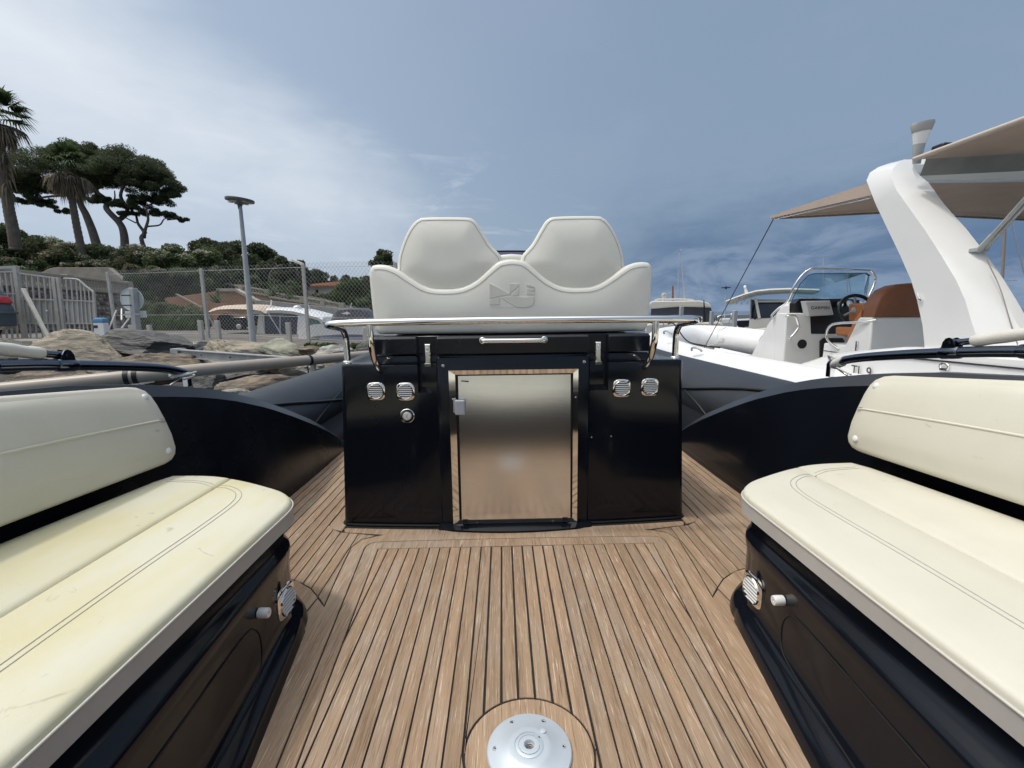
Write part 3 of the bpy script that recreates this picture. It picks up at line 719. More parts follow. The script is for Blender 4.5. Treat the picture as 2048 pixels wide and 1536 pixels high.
# vents, filler cap, latches, handles
def vent(parent, o, nrm, up, s=0.0415):
    """round louvred vent in a square-ish polished plate"""
    n = Vector(nrm).normalized(); u = Vector(up).normalized(); r_ = u.cross(n).normalized(); O_ = Vector(o)
    mp = lambda a, b, h: tuple(O_+r_*a+u*b+n*h)
    n_ = 40; out = []
    for k in range(n_):
        t = 2*math.pi*k/n_; c, q = math.cos(t), math.sin(t); e = 3.6
        rr = s/((abs(c)**e+abs(q)**e)**(1/e)); out.append((rr*c, rr*q))
    circ = lambda r: [(r*math.cos(2*math.pi*k/n_), r*math.sin(2*math.pi*k/n_)) for k in range(n_)]
    mb = MB()
    rings = [[mp(a, b, 0) for a, b in out], [mp(a*.99, b*.99, .004) for a, b in out], [mp(a*.93, b*.93, .0065) for a, b in out],
             [mp(a, b, .0075) for a, b in circ(s*.86)], [mp(a, b, .012) for a, b in circ(s*.80)], [mp(a, b, .011) for a, b in circ(s*.765)], [mp(a, b, .002) for a, b in circ(s*.75)]]
    mb.loft(rings, True, False, False)
    v = obj('vent', mb, M['chrome'], parent)
    back = MB().add([mp(a, b, .0025) for a, b in circ(s*.76)], [tuple(range(n_))])
    obj('vent_opening', back, M['dark'], v)
    sl = MB(); N_ = 7
    for i in range(N_):
        b0 = s*.75*(-0.86+1.72*i/(N_-1)); hw = math.sqrt(max((s*.755)**2-b0*b0, 1e-8))
        p = [(b0-.0012, .0105), (b0+.0030, .0070), (b0+.0032, .0080), (b0-.0004, .0118)]
        sl.loft([[mp(x, q[0], q[1]) for q in p] for x in (-hw, hw)])
    obj('louvre', sl, M['white_plastic'], v)
    return v
for x, z in ((-.632, .656), (-.495, .654), (.500, .654), (.634, .656)):
    vent(helm, (x, face_y(x)-.0035, z), (0, -1, 0.02), (0, 0, 1))
fc = MB().lathe([(.0335, 0), (.0335, .004), (.031, .006), (.0215, .006), (.020, .003), (.019, .003)], (-.493, face_y(-.493)-.001, .540), (0, -1, 0), 32)
cap_ = obj('filler_rim', fc, M['chrome'], helm)
obj('filler_cap', MB().lathe([(.019, 0), (.019, .003), (.016, .006), (.003, .0065)], (-.493, face_y(-.493)-.003, .540), (0, -1, 0), 24), M['white_plastic'], cap_)
lt = MB()
for dx, dz in ((0, 0), (.002, .006), (-.003, .005), (.001, -.006), (-.003, -.003)): lt.box(-.493+dx-.0014, -.493+dx+.0014, face_y(-.493)-.0102, face_y(-.493)-.0085, .540+dz-.001, .540+dz+.001)
obj('cap_print', lt, M['print'], cap_)
for x, z in ((.362, .425), (.455, .427)): obj('stud', MB().lathe([(.0035, 0), (.003, .004), (.001, .005)], (x, face_y(x)-.001, z), (0, -1, 0), 10), M['chrome'], helm)
for x in (-.3915, .3935):
    lb = MB().loft([[(x-.0135, 2.151, .768), (x+.0135, 2.151, .768), (x+.0135, 2.151, .868), (x-.0135, 2.151, .868)],
                    [(x-.0135, 2.137, .768), (x+.0135, 2.137, .768), (x+.0135, 2.137, .868), (x-.0135, 2.137, .868)],
                    [(x-.010, 2.134, .772), (x+.010, 2.134, .772), (x+.010, 2.134, .864), (x-.010, 2.134, .864)]])
    lo = obj('over_centre_latch', lb, M['chrome'], helm, bevel=.001)
    lv = MB().box(x-.0145, x+.0145, 2.126, 2.137, .765, .780); lv.lathe([(.006, 0), (.006, .008), (.003, .009)], (x, 2.134, .849), (0, -1, 0), 12)
    lv.box(x-.009, x+.009, 2.128, 2.1335, .79, .835)
    obj('latch_lever', lv, M['chrome'], lo, bevel=.001)
hp = catmull([(-.137, 2.106, .884), (-.137, 2.08, .884), (-.128, 2.068, .8835), (-.09, 2.064, .883), (0, 2.064, .8825), (.09, 2.064, .8825), (.132, 2.068, .882), (.141, 2.08, .882), (.141, 2.106, .882)], 5)
hb = MB().tube(hp, [.0085 if i in (0, len(hp)-1) else .0105 for i in range(len(hp))], 12)
for x in (-.137, .141): hb.lathe([(.0155, 0), (.0155, .004), (.012, .006), (.009, .006)], (x, 2.1005, .883), (0, -1, 0), 20)
obj('grab_handle', hb, M['chrome'], helm, smooth=60)

# tubular rail behind the seat back
rail = MB()
half = [(.803, 2.275, .765), (.804, 2.275, .86), (.805, 2.268, .905), (.806, 2.235, .937), (.807, 2.17, .948), (.807, 2.10, .955), (.802, 2.04, .961), (.775, 2.0, .966), (.72, 1.987, .969), (.60, 1.982, .9715), (.3, 1.98, .9735)]
pth = [(-x, y, z) for x, y, z in half]+[(0, 1.98, .974)]+half[::-1]
rail.tube(catmull(pth, 6), .0148, 16)
for sg in (-1, 1):
    rail.tube(catmull([(sg*.606, 1.984, .968), (sg*.606, 1.986, .90), (sg*.606, 1.998, .862), (sg*.606, 2.035, .81), (sg*.606, 2.09, .768), (sg*.606, 2.135, .745)], 6), .0145, 14)
    rail.lathe([(.024, 0), (.022, .005), (.016, .006)], (sg*.803, 2.275, .779), (0, 0, 1), 18)
obj('steel_rail', rail, M['chrome'], helm, smooth=60)

# upholstered back: a lower shell with scalloped top, two head-rest shells behind it
def arc_outline(P, n=5): return catmull(P, n, closed=True)
topline = [(0, 1.250), (.055, 1.241), (.10, 1.207), (.155, 1.160), (.21, 1.130), (.26, 1.120), (.31, 1.119), (.36, 1.123), (.405, 1.140), (.46, 1.175), (.51, 1.210), (.555, 1.230), (.60, 1.236), (.628, 1.233)]
right_ = catmull(topline, 3)+[(.640, 1.222), (.6475, 1.205), (.648, 1.17), (.646, 1.10), (.640, 1.0), (.634, .94), (.628, .922), (.612, .9105)]
outl = [(0, .909)]+[(x, z) for x, z in right_[::-1]]
outl = outl+[(-x, z) for x, z in right_[1:]]
outl = [(x*1.036, z) for x, z in outl]
wrap = lambda x: 0.045*(abs(x)/.65)**3.0
bk = MB(); pad(bk, outl, lambda u, v, h: (u, 2.33-h+wrap(u), v), 0.0, 0.135, .024, .010, .10)
back_ = obj('seat_back', bk, M['vinyl_helm'], helm, smooth=50)
pip = MB()
pin = offset(outl, .024); k0 = [i for i in range(len(pin)) if outl[i][1] > 1.10 and abs(outl[i][0]) < .651]
pip.tube([(pin[i][0], 2.33-.1355+wrap(pin[i][0]), pin[i][1]) for i in k0], .0014, 6)
obj('piping', pip, M['stitch'], back_, smooth=60)
HRP = [(1000, 516), (993, 505), (979, 490), (967, 471), (956, 453), (949, 443), (940, 436.5), (928, 434), (885, 433), (842, 433.5), (832, 436.5), (823, 443), (813, 456), (804, 473), (796, 494), (790.5, 515), (790, 532)]
hr = [(-q[0]-.008, q[2]) for q in (at(a, b, y=2.235) for a, b in HRP)]
hr = [(.045, 1.20)]+hr+[(.535, 1.195), (.45, 1.12), (.36, 1.085), (.26, 1.085), (.15, 1.12)]
for sg in (-1, 1):
    mb = MB(); P = [(sg*x, z) for x, z in catmull(hr, 3, True)]
    pad(mb, P, lambda u, v, h: (u, 2.345-h+wrap(u)+.02*(v-1.2), v), 0.0, 0.120, .017, .024, .12)
    h_ = obj('headrest', mb, M['vinyl_helm'], helm, smooth=50)
    pin = offset(P, .016); idx = [i for i in range(len(pin)) if pin[i][1] > 1.18]
    # start the piping run at the lowest point so that it does not cross the face
    j = max(range(len(idx)), key=lambda q: idx[q]-idx[q-1] if q else -1) if idx[0] == 0 and idx[-1] == len(pin)-1 else 0
    idx = idx[j:]+idx[:j]
    obj('piping', MB().tube([(pin[i][0], 2.345-.1200+wrap(pin[i][0])+.02*(pin[i][1]-1.2), pin[i][1]) for i in idx], .0014, 6), M['stitch'], h_, smooth=60)
br = MB(); pad(br, [(-.07, 1.20), (.07, 1.20), (.062, 1.262), (.05, 1.275), (0, 1.279), (-.05, 1.275), (-.062, 1.262)], lambda u, v, h: (u, 2.36-h, v), 0, .12, .018)
obj('seat_bridge', br, M['vinyl_helm'], helm, smooth=50)
st = MB().loft([[(x, y, z) for x, y in ((-.60, 2.32), (.60, 2.32), (.60, 2.85), (-.60, 2.85))] for z in (.906, 1.0)]); obj('seat_squab', st, M['vinyl_helm'], helm, bevel=.03, seg=3)
# embossed emblem
def emb(P):
    mb = MB(); Q = [at(660+a/4.8, 400+b/4.8, y=2.195) for a, b in P]
    Q2 = [(x, z) for x, _, z in Q]; Q2 = Q2 if area2(Q2) > 0 else Q2[::-1]
    mb.loft([[(x, 2.190, z) for x, z in Q2], [(x, 2.1836, z) for x, z in Q2], [(x, 2.1826, z) for x, z in offset(Q2, .0012)]]); return mb
lgm = MB()
for P in ([(1530, 800), (1640, 850), (1705, 890), (1735, 880), (1728, 912), (1620, 925), (1545, 948), (1530, 940)], [(1530, 962), (1560, 950), (1628, 938), (1626, 1004), (1534, 1008)],
          [(1718, 806), (1812, 804), (1812, 826), (1745, 886), (1722, 876)], [(1812, 842), (1812, 920), (1742, 922), (1756, 892)],
          [(1886, 806), (1930, 812), (1960, 832), (1960, 840), (1886, 830)], [(1886, 848), (1960, 848), (1958, 872), (1910, 876), (1958, 886), (1958, 914), (1886, 908)],
          [(1640, 940), (1700, 926), (1800, 926), (1886, 932), (1958, 924), (1958, 990), (1935, 1018), (1890, 1032), (1820, 1034), (1790, 1030), (1740, 1000), (1700, 978)]):
    e = emb(P); lgm.add(e.v, e.f)
for i in range(8):
    e = emb([(1540+i*30, 1022), (1558+i*30, 1022), (1558+i*30, 1027), (1540+i*30, 1027)]); lgm.add(e.v, e.f)
obj('emblem', lgm, M['logo'], back_, smooth=20)

# windscreen of the console ahead
ws = thing('windscreen', 'violet tinted windscreen top edge showing between the two headrests', 'windscreen', (0, 3.9, .4))
wp = catmull([(-.75, 4.10, 1.43), (-.45, 3.95, 1.485), (0, 3.9, 1.505), (.45, 3.95, 1.485), (.75, 4.10, 1.43)], 6)
obj('pane', MB().loft([[(x, y, z) for x, y, z in wp], [(x*1.05, y+.35, .75) for x, y, z in wp]], False, False, False), M['glass_violet'], ws)
obj('top_rim', MB().tube(wp, .007, 8), M['black_rubber'], ws, smooth=60)
obj('console', MB().loft([[(-.7, 3.9, .3), (.7, 3.9, .3), (.7, 4.7, .3), (-.7, 4.7, .3)], [(-.65, 3.95, 1.0), (.65, 3.95, 1.0), (.6, 4.6, .85), (-.6, 4.6, .85)]]), M['navy'], ws, bevel=.03)

# ================================================================== side benches
EDGE = [(.720, -.62), (.720, 1.36), (.724, 1.40), (.738, 1.445), (.772, 1.492), (.83, 1.54), (.92, 1.592), (1.02, 1.640)]
SEAMX = lambda y: 1.055
inner_pad = lambda: [(.720, -.62), (.720, .4), (.720, 1.2)]+catmull([(.720, 1.36), (.726, 1.415), (.748, 1.465), (.80, 1.52), (.88, 1.572), (.97, 1.622), (1.052, 1.660)], 4)+[(1.056, 1.3), (1.058, .8), (1.06, .2), (1.06, -.62)]
outer_pad = lambda: [(1.064, -.62), (1.063, .2), (1.060, .8), (1.059, 1.3)]+catmull([(1.056, 1.664), (1.12, 1.685), (1.20, 1.697), (1.29, 1.700)], 3)+[(1.318, 1.63), (1.385, 1.19), (1.45, .7), (1.48, .2), (1.48, -.62)]
BT = .420
def bench(sg, label, m, g):
    b = thing('side_bench', label, 'bench', (sg*1.05, .8, 0), g)
    f = lambda y: max(0.0, 1.42-y)
    path0 = [(.0, -.62), (.0, -.2), (.0, .2), (.0, .6), (.0, .9), (.0, 1.15), (.0, 1.3), (.0, 1.37)]
    lev = [(.352, .028, .0), (.302, .030, .02), (.289, .027, .03), (.281, .020, .04), (.272, .016, .045), (.258, .015, .05), (.240, .018, .055), (.215, .022, .06), (.10, .022, .10), (.058, .021, .12), (.050, .010, .125), (.042, -.006, .13), (.022, -.016, .14), (.0, -.019, .15)]
    R = []
    for z, d, fl in lev:
        P = [(.72+d-fl*f(y), y) for _, y in path0]
        cc = catmull([(.720, 1.37), (.726, 1.415), (.748, 1.465), (.80, 1.52), (.88, 1.572), (.97, 1.622), (1.10, 1.675), (1.30, 1.69)], 3)
        for i, (x, y) in enumerate(cc[1:]):
            a, c_ = cc[i], cc[min(i+2, len(cc)-1)]; t = np.array([c_[0]-a[0], c_[1]-a[1]]); t /= np.linalg.norm(t)
            n = np.array([t[1], -t[0]]); P.append((x+n[0]*d, y+n[1]*d))
        R.append([(sg*x, y, z) for x, y in P])
    obj('bench_front', MB().loft(R, False, False, False), M['navy'], b, smooth=50)
    vx = .72+.021-.095*f(1.345)
    vent(b, (sg*(vx-.004), 1.335, .132), (-sg, -.04, -.03), (0, 0, 1), .051)
    s_ = MB().lathe([(.0135, 0), (.014, .006), (.0135, .026), (.012, .028), (.004, .028), (.003, .022)], (sg*(.72+.021-.068*.24), 1.178, .200), (-sg, 0, 0), 20)
    obj('door_stop', s_, M['white_plastic'], b, smooth=40)
    # hatch outline on the front panel
    hx = lambda y, z: sg*(.72+float(np.interp(z, [.055, .10, .215], [.020, .022, .022]))-float(np.interp(z, [.055, .10, .215], [.12, .10, .06]))*f(y)-.0005)
    hl = catmull([(hx(y, z), y, z) for y, z in ((.2, .195), (.9, .195), (1.10, .192), (1.15, .17), (1.165, .13), (1.15, .085), (1.10, .065), (.9, .06), (.2, .06))], 6)
    obj('hatch_seam', MB().tube(hl, .0022, 6), M['black_rubber'], b)
    return b
def cushion(sg, m, label, g):
    c = thing('seat_cushion', label, 'cushion', (sg*1.05, .8, .33), g)
    pads = []
    for P in (inner_pad(), outer_pad()):
        mb = MB(); pads.append(mb); pad(mb, [(sg*x, y) for x, y in P], lambda u, v, h: (u, v, .350+h), 0, BT-.350, .013 if m == 'vinyl' else .019, .007, .06)
        obj('cushion_pad', mb, M[m], c, smooth=50)
    # welt and flat side band along the front
    P = inner_pad(); run = [(x, y) for x, y in P if x < 1.054]
    o = offset(P, -.0015); run = [q for q, p in zip(o, P) if p[0] < 1.054]
    obj('side_band', MB().loft([[(sg*x, y, .354) for x, y in run], [(sg*(x-.0006), y, BT-.022) for x, y in run]], False, False, False), M['vinyl_side'], c, smooth=60)
    obj('welt', MB().tube([(sg*(x-.0012), y, BT-.020) for x, y in run], .0028, 6), M['piping'], c, smooth=60)
    ST = [(1.245, 1.612), (1.14, 1.597), (1.06, 1.572), (.985, 1.533), (.925, 1.480), (.894, 1.40), (.888, 1.25), (.893, 1.0), (.892, .75), (.885, .4), (.88, -.5)]
    cm = catmull(ST, 6)
    for k, d in enumerate((-.008, .008)):
        q = []
        for i in range(len(cm)):
            a, b_ = np.array(cm[max(i-1, 0)]), np.array(cm[min(i+1, len(cm)-1)]); t = (b_-a)/np.linalg.norm(b_-a)
            q.append((cm[i][0]-t[1]*d, cm[i][1]+t[0]*d))
        obj('stitching', MB().tube(onto(pads, [(sg*x, y, BT) for x, y in q], (0, 0, -1), .0004), .0013, 5), M['stitch'], c)
    return c
bench(-1, 'glossy black bench base under the yellowed seat cushion', None, 'black bench bases facing each other across the cockpit')
bench(1, 'glossy black bench base under the clean cream seat cushion', None, 'black bench bases facing each other across the cockpit')
cushion(-1, 'vinyl_old', 'yellowed and stained cream seat cushion on the bench nearer the rocks', 'bench seat cushions')
cushion(1, 'vinyl', 'clean cream seat cushion on the bench nearer the white boat', 'bench seat cushions')
def backrest(sg, label):
    b0, b1 = Vector((1.335, 1.745, .452)), Vector((1.475, .30, .466)); t0, t1 = Vector((1.425, 1.775, .728)), Vector((1.53, .30, .842))
    c = thing('back_cushion', label, 'cushion', (sg*1.45, 1.0, .45), 'bench back cushions')
    nrm = Vector((-.93, -.07, .36)).normalized()
    def mp(u, v, h):
        p = (b0.lerp(b1, u)).lerp(t0.lerp(t1, u), v) + nrm*(h)
        p.x += -.018*math.sin(math.pi*min(v, 1)) ; p.z += .03*math.sin(math.pi*min(max(u, 0), .5))*v
        return (sg*p.x, p.y, p.z)
    # outline in metres-ish (u scaled later)
    LU, LV = 1.45, .285
    P = [(1.44, .0), (.05, .0), (.025, .005), (.008, .02), (.0, .045), (.004, .10), (.012, .16), (.016, .215), (.022, .25), (.036, .272), (.062, .284), (.10, .287), (1.44, .287)]
    mp2 = lambda a, b, h: mp(a/LU, b/LV, h)
    mb = MB(); pad(mb, P, mp2, -.01, .052, .018, .010, .05)
    obj('back_pad', mb, M['vinyl'], c, smooth=50)
    # a raised welt between two rows of stitches
    obj('welt', MB().tube(onto([mb], [mp2(a, .154-.012*a, .06) for a in np.linspace(.012, 1.42, 60)], (sg*.93, .07, -.36), -.0005), .0042, 8), M['vinyl'], c, smooth=60)
    for dv in (.148, .160):
        obj('stitching', MB().tube([mp2(a, dv-.012*a, .0575) for a in np.linspace(.03, 1.42, 30)], .0019, 5), M['stitch'], c)
    for a, b in ((.066, .242), (.052, .042)):
        p0 = Vector(onto([mb], [mp2(a, b, .055)], (sg*.93, .07, -.36), -.002)[0]); p1 = p0-Vector((sg*.93, .07, -.36))
        obj('snap_button', MB().lathe([(.0125, 0), (.0125, .003), (.010, .0062), (.004, .0075)], p0, p1-p0, 18), M['white_plastic'], c, smooth=60)
    return c
backrest(-1, 'cream back cushion with snap buttons on the bulwark beside the yellowed seat')
backrest(1, 'cream back cushion with snap buttons on the bulwark beside the clean seat')

# stern sofa behind the viewer (mirrored in the door)
ss = thing('stern_sofa', 'cream stern sofa across the aft end of the cockpit', 'sofa', (0, -.4, 0))
obj('sofa_base', MB().box(-.60, .60, -1.5, .47, 0, .36), M['hypalon'], ss, bevel=.02)
mb = MB(); pad(mb, [(-.62, -1.0), (.62, -1.0), (.62, .40), (.55, .45), (-.55, .45), (-.62, .40)], lambda u, v, h: (u, v, .365+h), 0, .10, .03); obj('sofa_seat', mb, M['vinyl'], ss, smooth=50)
mb = MB(); pad(mb, [(-1.3, .45), (1.3, .45), (1.3, .86), (-1.3, .86)], lambda u, v, h: (u, -1.05+h-.2*(v-.45), v), 0, .10, .03); obj('sofa_back', mb, M['vinyl'], ss, smooth=50)

# ================================================================== table socket in the sole
tb = thing('table_base', 'round satin aluminium table socket plate screwed to the teak sole', 'table base', (0, CY, 0))
pl = MB().lathe([(.0985, .0005), (.0985, .004), (.096, .0065), (.082, .0085), (.060, .012), (.052, .0155), (.046, .017), (.0345, .0175), (.0340, .0160), (.0330, .0160), (.0325, .0175)], (0, CY, 0), (0, 0, 1), 72, False)
# hollow socket
pl2 = MB().lathe([(.0325, .0172), (.030, .0182), (.0255, .0186), (.0250, .0168), (.0243, .0168), (.0238, .019), (.0205, .0195), (.0125, .0192), (.0108, .017), (.0104, -.001)], (0, CY, 0), (0, 0, 1), 56, False)
obj('plate', pl, M['alu'], tb, smooth=30)
obj('socket_collar', pl2, M['alu'], tb, smooth=40)
obj('socket_thread', MB().tube([(.0098*math.cos(t), CY+.0098*math.sin(t), .012-.0004*t*2.2) for t in np.linspace(0, 30, 140)], .0012, 5), M['galv'], tb)
obj('socket_hole', MB().lathe([(.0105, -.003), (.0102, -.0005), (.0005, -.0005)], (0, CY, 0), (0, 0, 1), 24), M['dark'], tb)
for a in (1, 61, 119, 179, 240, 300):
    t = rad(a); r_ = .0785
    o_ = (r_*math.cos(t), CY+r_*math.sin(t), .0078)
    s_ = MB().lathe([(.0070, .0), (.0066, .0014), (.0052, .0014), (.0048, .0004), (.0046, .0010), (.0012, .0014)], o_, (0, 0, 1), 18)
    q = obj('screw', s_, M['chrome'], tb, smooth=30)
    k = MB(); k.box(o_[0]-.003, o_[0]+.003, o_[1]-.0006, o_[1]+.0006, o_[2]+.0011, o_[2]+.0017); k.box(o_[0]-.0006, o_[0]+.0006, o_[1]-.003, o_[1]+.003, o_[2]+.0010, o_[2]+.00165)
    obj('screw_cross', k, M['dark'], q)
obj('stop_button', MB().lathe([(.0068, 0), (.0066, .0035), (.003, .004)], (.0345, CY+.0345, .0155), (0, 0, 1), 20), M['alu'], tb)
obj('scale_marks', MB().box(.0215, .0255, CY+.0190, CY+.0198, .018, .0192).box(.0225, .0265, CY+.0165, CY+.0173, .018, .0192), M['print'], tb)

# ================================================================== folded sun-top frames lying on the bulwarks
def canopy_frame(sg, label, rope_up):
    c = thing('folded_canopy_frame', label, 'canopy frame', (sg*1.55, 1.5, .72), 'folded canopy frames on the bulwarks')
    dz = 0
    P = [(1.535, 2.20, .742), (1.542, 2.08, .778), (1.55, 1.92, .806), (1.56, 1.72, .833), (1.57, 1.45, .862), (1.58, 1.0, .89), (1.59, .2, .93)]
    cp = catmull(P, 6)
    tubes = obj('lower_pole', MB().tube([(sg*x, y, z) for x, y, z in cp], .0195, 14), M['anod'], c, smooth=60)
    for y0, y1 in ((1.60, 1.67), (1.33, 1.42)):
        q = [p for p in cp if y0-.03 <= p[1] <= y1+.03]
        za, zb = interp(y0, [(p[1], p[0], p[2]) for p in cp[::-1]]), interp(y1, [(p[1], p[0], p[2]) for p in cp[::-1]])
        a, b = (sg*za[0], y0, za[1]), (sg*zb[0], y1, zb[1])
        obj('clamp', MB().tube([a, lerp(a, b, .08), lerp(a, b, .92), b], [.021, .0235, .0235, .021], 14), M['anod'], tubes, smooth=40)
        m_ = lerp(a, b, .5); up = 1
        prof = [(-.026, 0), (-.022, .024), (-.012, .038), (0, .042), (.012, .038), (.022, .024), (.026, 0)]
        br_ = MB()
        for dx in (-.014, .014): br_.loft([[(m_[0]+dx+e, m_[1]+t, m_[2]+.012+h) for t, h in prof] for e in (-.002, .002)])
        br_.tube([(m_[0]-.018, m_[1], m_[2]+.036), (m_[0]+.018, m_[1], m_[2]+.036)], .006, 8)
        obj('hinge_bracket', br_, M['anod'], tubes, smooth=40)
    # upper bow in a cream sleeve
    U = [(1.565, 1.655, .875), (1.572, 1.60, .884), (1.58, 1.53, .897), (1.59, 1.45, .915), (1.60, 1.36, .926), (1.61, 1.1, .937), (1.62, .3, .96)]
    cu = catmull(U, 5)
    obj('upper_pole', MB().tube([(sg*x, y, z) for x, y, z in cu], .0125, 12), M['anod'], c, smooth=60)
    sl = [p for p in cu if p[1] < 1.575]
    obj('sleeve', MB().tube([(sg*x, y, z) for x, y, z in sl], [.0175]+[.0205+.001*math.sin(i*1.3) for i in range(1, len(sl))], 14), M['cream_sleeve'], c, smooth=60)
    V = [(1.63, 1.36, .885), (1.64, 1.2, .89), (1.65, .3, .92)]
    obj('stay_pole', MB().tube([(sg*x, y, z) for x, y, z in V], .0125, 12), M['anod'], c, smooth=60)
    lo = MB()
    prof = [(-.028, 0), (-.016, -.035), (-.006, -.045), (.006, -.045), (.016, -.035), (.028, 0)]
    for dx in (-.012, .012): lo.loft([[(sg*1.572+dx+e, 1.37+t, .852+h) for t, h in prof] for e in (-.002, .002)])
    obj('lower_bracket', lo, M['anod'], c, smooth=40)
    # foot bracket and lashing at the forward end
    ft = MB(); ft.box(sg*1.535-.012, sg*1.535+.012, 2.185, 2.215, .68, .745); ft.tube([(sg*1.535, 2.2, .742), (sg*1.545, 2.1, .70)], .005, 6)
    obj('deck_foot', ft, M['chrome'], c, bevel=.002)
    rp = MB()
    if rope_up:
        for i in range(5): rp.tube([(sg*1.535+.019*math.cos(t), 2.13+.010*i+.004*math.sin(t*2), .762-.004*i+.019*math.sin(t)) for t in np.linspace(0, 2*math.pi, 13)], .0065, 6)
        rp.tube(catmull([(sg*1.53, 2.17, .770), (sg*1.52, 2.19, .785), (sg*1.53, 2.21, .775), (sg*1.54, 2.2, .75)], 5), .006, 6)
        rp.tube([(sg*1.535, 2.20, .74), (sg*1.50, 2.02, .715)], .004, 6)
    else:
        random.seed(4)
        for i in range(7):
            t0 = random.uniform(0, 6)
            rp.tube(catmull([(sg*1.53+.03*math.cos(t0+k), 2.17+.05*math.sin(t0+k*1.3), .722+.012*k*.5) for k in range(5)], 5), .005, 6)
    obj('lashing', rp, M['rope'], c, smooth=60)
    return c
canopy_frame(-1, 'folded sun-top poles with a cream sleeve on the bulwark beside the rocks', False)
canopy_frame(1, 'folded sun-top poles with a cream sleeve on the bulwark beside the white boat', True)
# ================================================================== quay, breakwater rocks
def gz(X): return float(np.interp(X, [-30, -7, -4, -2], [.50, .50, .37, .34]))
qe = [(-60, 22.0), (-14.6, 13.4), (-9.6, 10.9), (-6.4, 9.9), (-4.2, 9.3), (-3.2, 9.0), (-2.2, 8.95), (-1.4, 9.2), (-1.0, 14.0), (-1.0, 40.0)]
g = MB()
g.loft([[(x, y, gz(x)) for x, y in qe], [(x-2, max(y+3, 24), gz(x)) for x, y in qe], [(x-25, 120, gz(x)) for x, y in qe]], False, False, False)
struct('quay_ground', g, M['asphalt'], smooth=60)
kb = MB()
kb.loft([[(x, y-.28, gz(x)-.005), (x, y, gz(x)+.006), (x, y-.02, gz(x)+.006), (x, y-.30, gz(x)-.006), (x, y-.31, -.9), (x, y+.02, -.9)] for x, y in qe[:8]], True)
kb2 = MB()
kb2.loft([[(x, y-.34, gz(x)-.9), (x, y-.34, gz(x)-.01), (x, y-.32, gz(x)+.012), (x, y+.10, gz(x)+.012), (x, y+.12, gz(x)-.01)] for x, y in qe[:9]], False, False, False)
struct('quay_kerb', kb2, M['concrete'], smooth=30)
sl = MB()
sl.loft([[(x, y-.33, gz(x)-.28) for x, y in qe[:9]], [(x*.93-.1, y-2.2, gz(x)-.75) for x, y in qe[:9]], [(x*.85-.4, y-4.6, -.75) for x, y in qe[:9]], [(x*.8-.5, y-6.5, -1.1) for x, y in qe[:9]]], False, False, False)
struct('rubble_bank', sl, M['rubble'], smooth=60)

def rock(px, py, wpx, hpx, y, m, label, seed, deep=0.9, tilt=0.0, cuts=9):
    rng = random.Random(seed)
    c = Vector(at(px, py, y=y)); sx, sz = 1.1*wpx*y/FOC/2, 1.15*hpx*y/FOC/2; sy = max(sx*deep, sz*1.1)
    bm = bmesh.new(); bmesh.ops.create_icosphere(bm, subdivisions=5, radius=1.0)
    planes = []
    for k in range(cuts):
        n = Vector((rng.gauss(0, 1), rng.gauss(0, 1), rng.gauss(0, .8))).normalized(); planes.append((n, rng.uniform(.45, .80)))
    o = Vector((seed*3.7, seed*1.3, seed*.7))
    for v in bm.verts:
        p = v.co.copy()
        for n, d in planes:
            t = p.dot(n)-d
            if t > 0: p -= n*t*.97
        q = p*2.0+o
        f = mnoise.fractal(q, 0.8, 2.1, 6)*.10 - abs(mnoise.fractal(Vector((q.x*1.1+q.z*.8, q.y*1.1, q.z*2.6)), 1.0, 2.1, 4))*.07 - abs(mnoise.noise(q*.9))*.10
        p *= 1+f
        v.co = p
    mx = max(abs(v.co.x) for v in bm.verts); mz = max(abs(v.co.z) for v in bm.verts)
    R = Matrix.Rotation(tilt, 3, 'Y')
    for v in bm.verts:
        p = Vector((v.co.x/mx*sx, v.co.y*sy, v.co.z/mz*sz)); v.co = R @ p + c
    me = bpy.data.meshes.new('rock'); bm.to_mesh(me); bm.free()
    me.polygons.foreach_set('use_smooth', [True]*len(me.polygons)); me.set_sharp_from_angle(angle=rad(32))
    return single('rock', me, M[m], label, 'rock', 'breakwater rocks below the quay')
